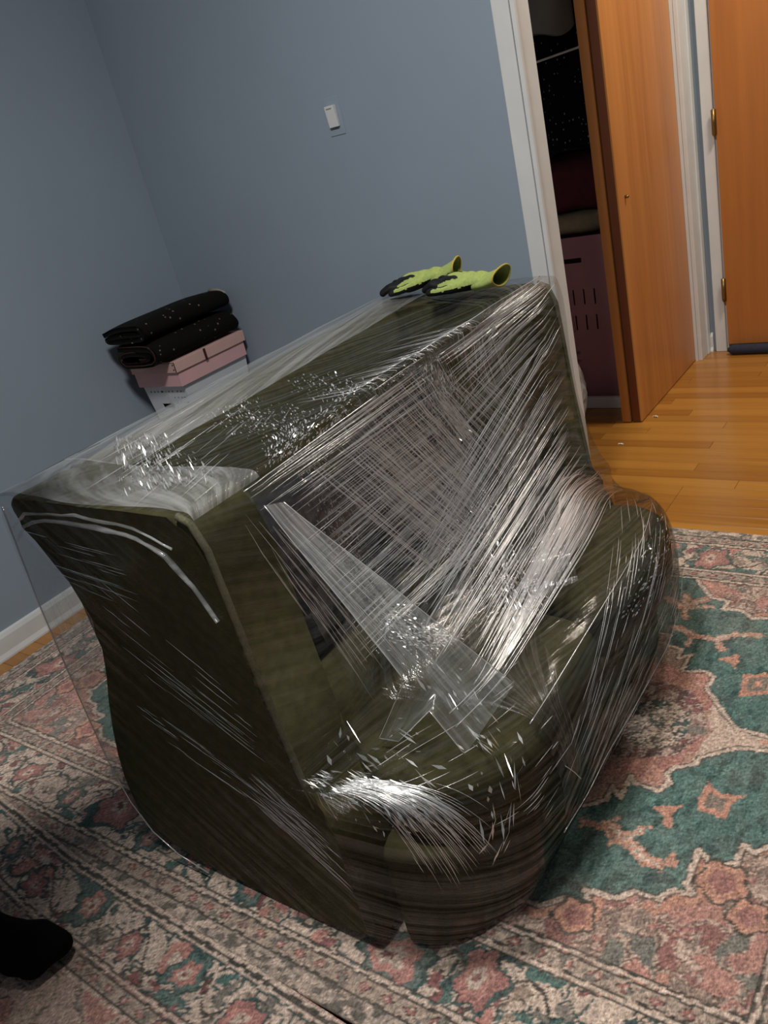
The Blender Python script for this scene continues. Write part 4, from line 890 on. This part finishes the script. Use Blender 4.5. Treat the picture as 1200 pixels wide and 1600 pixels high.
# ------------------------------------------------------------------ the person at the left edge, unseen body posed to shade the rug
def person():
    B = [((-1.52, .262, .075), (-1.42, .283, .062), .050, .046, 1.0), ((-1.42, .283, .055), (-1.335, .310, .042), .046, .046, .78), ((-1.335, .300, .036), (-1.300, .325, .034), .045, .042, .62), ((-1.335, .335, .034), (-1.285, .345, .030), .036, .030, .75), ((-1.33, .295, .032), (-1.295, .300, .028), .036, .030, .75),
         ((-1.56, .250, .045), (-1.50, .262, .045), .040, .042, 1.0)]
    B += [((a[0] - .07, a[1] - .40, a[2]), (b[0] - .07, b[1] - .40, b[2]), c, d, e) for a, b, c, d, e in B]
    for f_, k_, h_ in (((-1.53, .256, .09), (-1.47, .235, .50), (-1.42, .215, .90)), ((-1.60, -.144, .09), (-1.52, -.06, .50), (-1.43, .03, .90))):
        f_, k_, h_ = Vector(f_), Vector(k_), Vector(h_); c_ = f_.lerp(k_, .55) + Vector((-.025, 0, 0))
        B += [(f_, c_, .043, .062, 1), (c_, k_, .062, .060, 1), (k_, h_, .063, .090, 1)]
    B += [((-1.42, .04, .94), (-1.42, .21, .94), .12, .12, .95), ((-1.40, .13, .98), (-1.16, .30, 1.18), .135, .14, 1), ((-1.15, .24, 1.20), (-1.02, .32, 1.33), .12, .12, 1), ((-1.17, .38, 1.20), (-1.04, .45, 1.33), .12, .12, 1),
          ((-.97, .27, 1.36), (-1.01, .58, 1.36), .068, .068, 1), ((-.95, .41, 1.40), (-.90, .42, 1.48), .056, .053, 1), ((-.87, .42, 1.55), (-.85, .42, 1.63), .078, .088, 1.05), ((-.80, .41, 1.55), (-.77, .41, 1.555), .030, .012, 1),
          ((-.89, .33, 1.57), (-.88, .51, 1.57), .018, .018, 1.6),
          ((-.97, .27, 1.36), (-.92, .0, 1.20), .056, .045, 1), ((-.92, .0, 1.20), (-.66, -.16, 1.20), .044, .031, 1), ((-.66, -.17, 1.20), (-.54, -.19, 1.19), .034, .036, .6),
          ((-1.01, .58, 1.36), (-1.20, .54, 1.13), .056, .045, 1), ((-1.20, .54, 1.13), (-1.36, .40, .98), .044, .031, 1), ((-1.36, .40, .97), (-1.42, .35, .93), .034, .034, .9)]
    for y in (-.215, -.195, -.175, -.157): B += [((-.53, y, 1.195), (-.475, y + .004, 1.205), .0125, .011, 1), ((-.475, y + .004, 1.205), (-.46, y + .006, 1.235), .011, .010, 1)]
    B += [((-.59, -.165, 1.20), (-.535, -.14, 1.225), .015, .012, 1)]
    for x in (.01, .03, .05, .07): B += [((-1.44 + x * .5, .34 - x * .3, .93 + x * .3), (-1.49 + x * .5, .31 - x * .3, .91 + x * .3), .0125, .0105, 1)]
    me = blob('person', B, 0.0085, None, 5); lo = min(v.co.z for v in me.vertices)
    for v in me.vertices: v.co.z = max(v.co.z + 0.0225 - lo, 0.0225)
    for m_ in ('sock', 'trousers', 'shirt', 'skin', 'hair', 'maroon'): me.materials.append(M[m_])
    for p in me.polygons:
        c = p.center; k = 2
        if c.z < .20: k = 0
        elif c.z < .96 and c.y < .35: k = 1
        if (c.x > -.64 and c.z > 1.1) or (c.y > .27 and .88 < c.z < 1.0 and c.x < -1.38): k = 3
        if c.z > 1.45 and c.x > -1.02: k = 4 if (c.z > 1.63 or (c.x < -.875 and c.z > 1.51)) else 3
        if k == 3 and c.x > -.82 and c.z > 1.4:
            if abs(c.z - 1.60) < .009 and abs(abs(c.y - .415) - .032) < .012: k = 4
            if abs(c.z - 1.512) < .006 and abs(c.y - .415) < .024: k = 5
        if c.z < .20: k = 0
        p.material_index = k
    o = bpy.data.objects.new('person', me); col.objects.link(o); return o
ft = person()
tag(ft, 'person at the left edge, only a foot in a black sock showing', 'person')
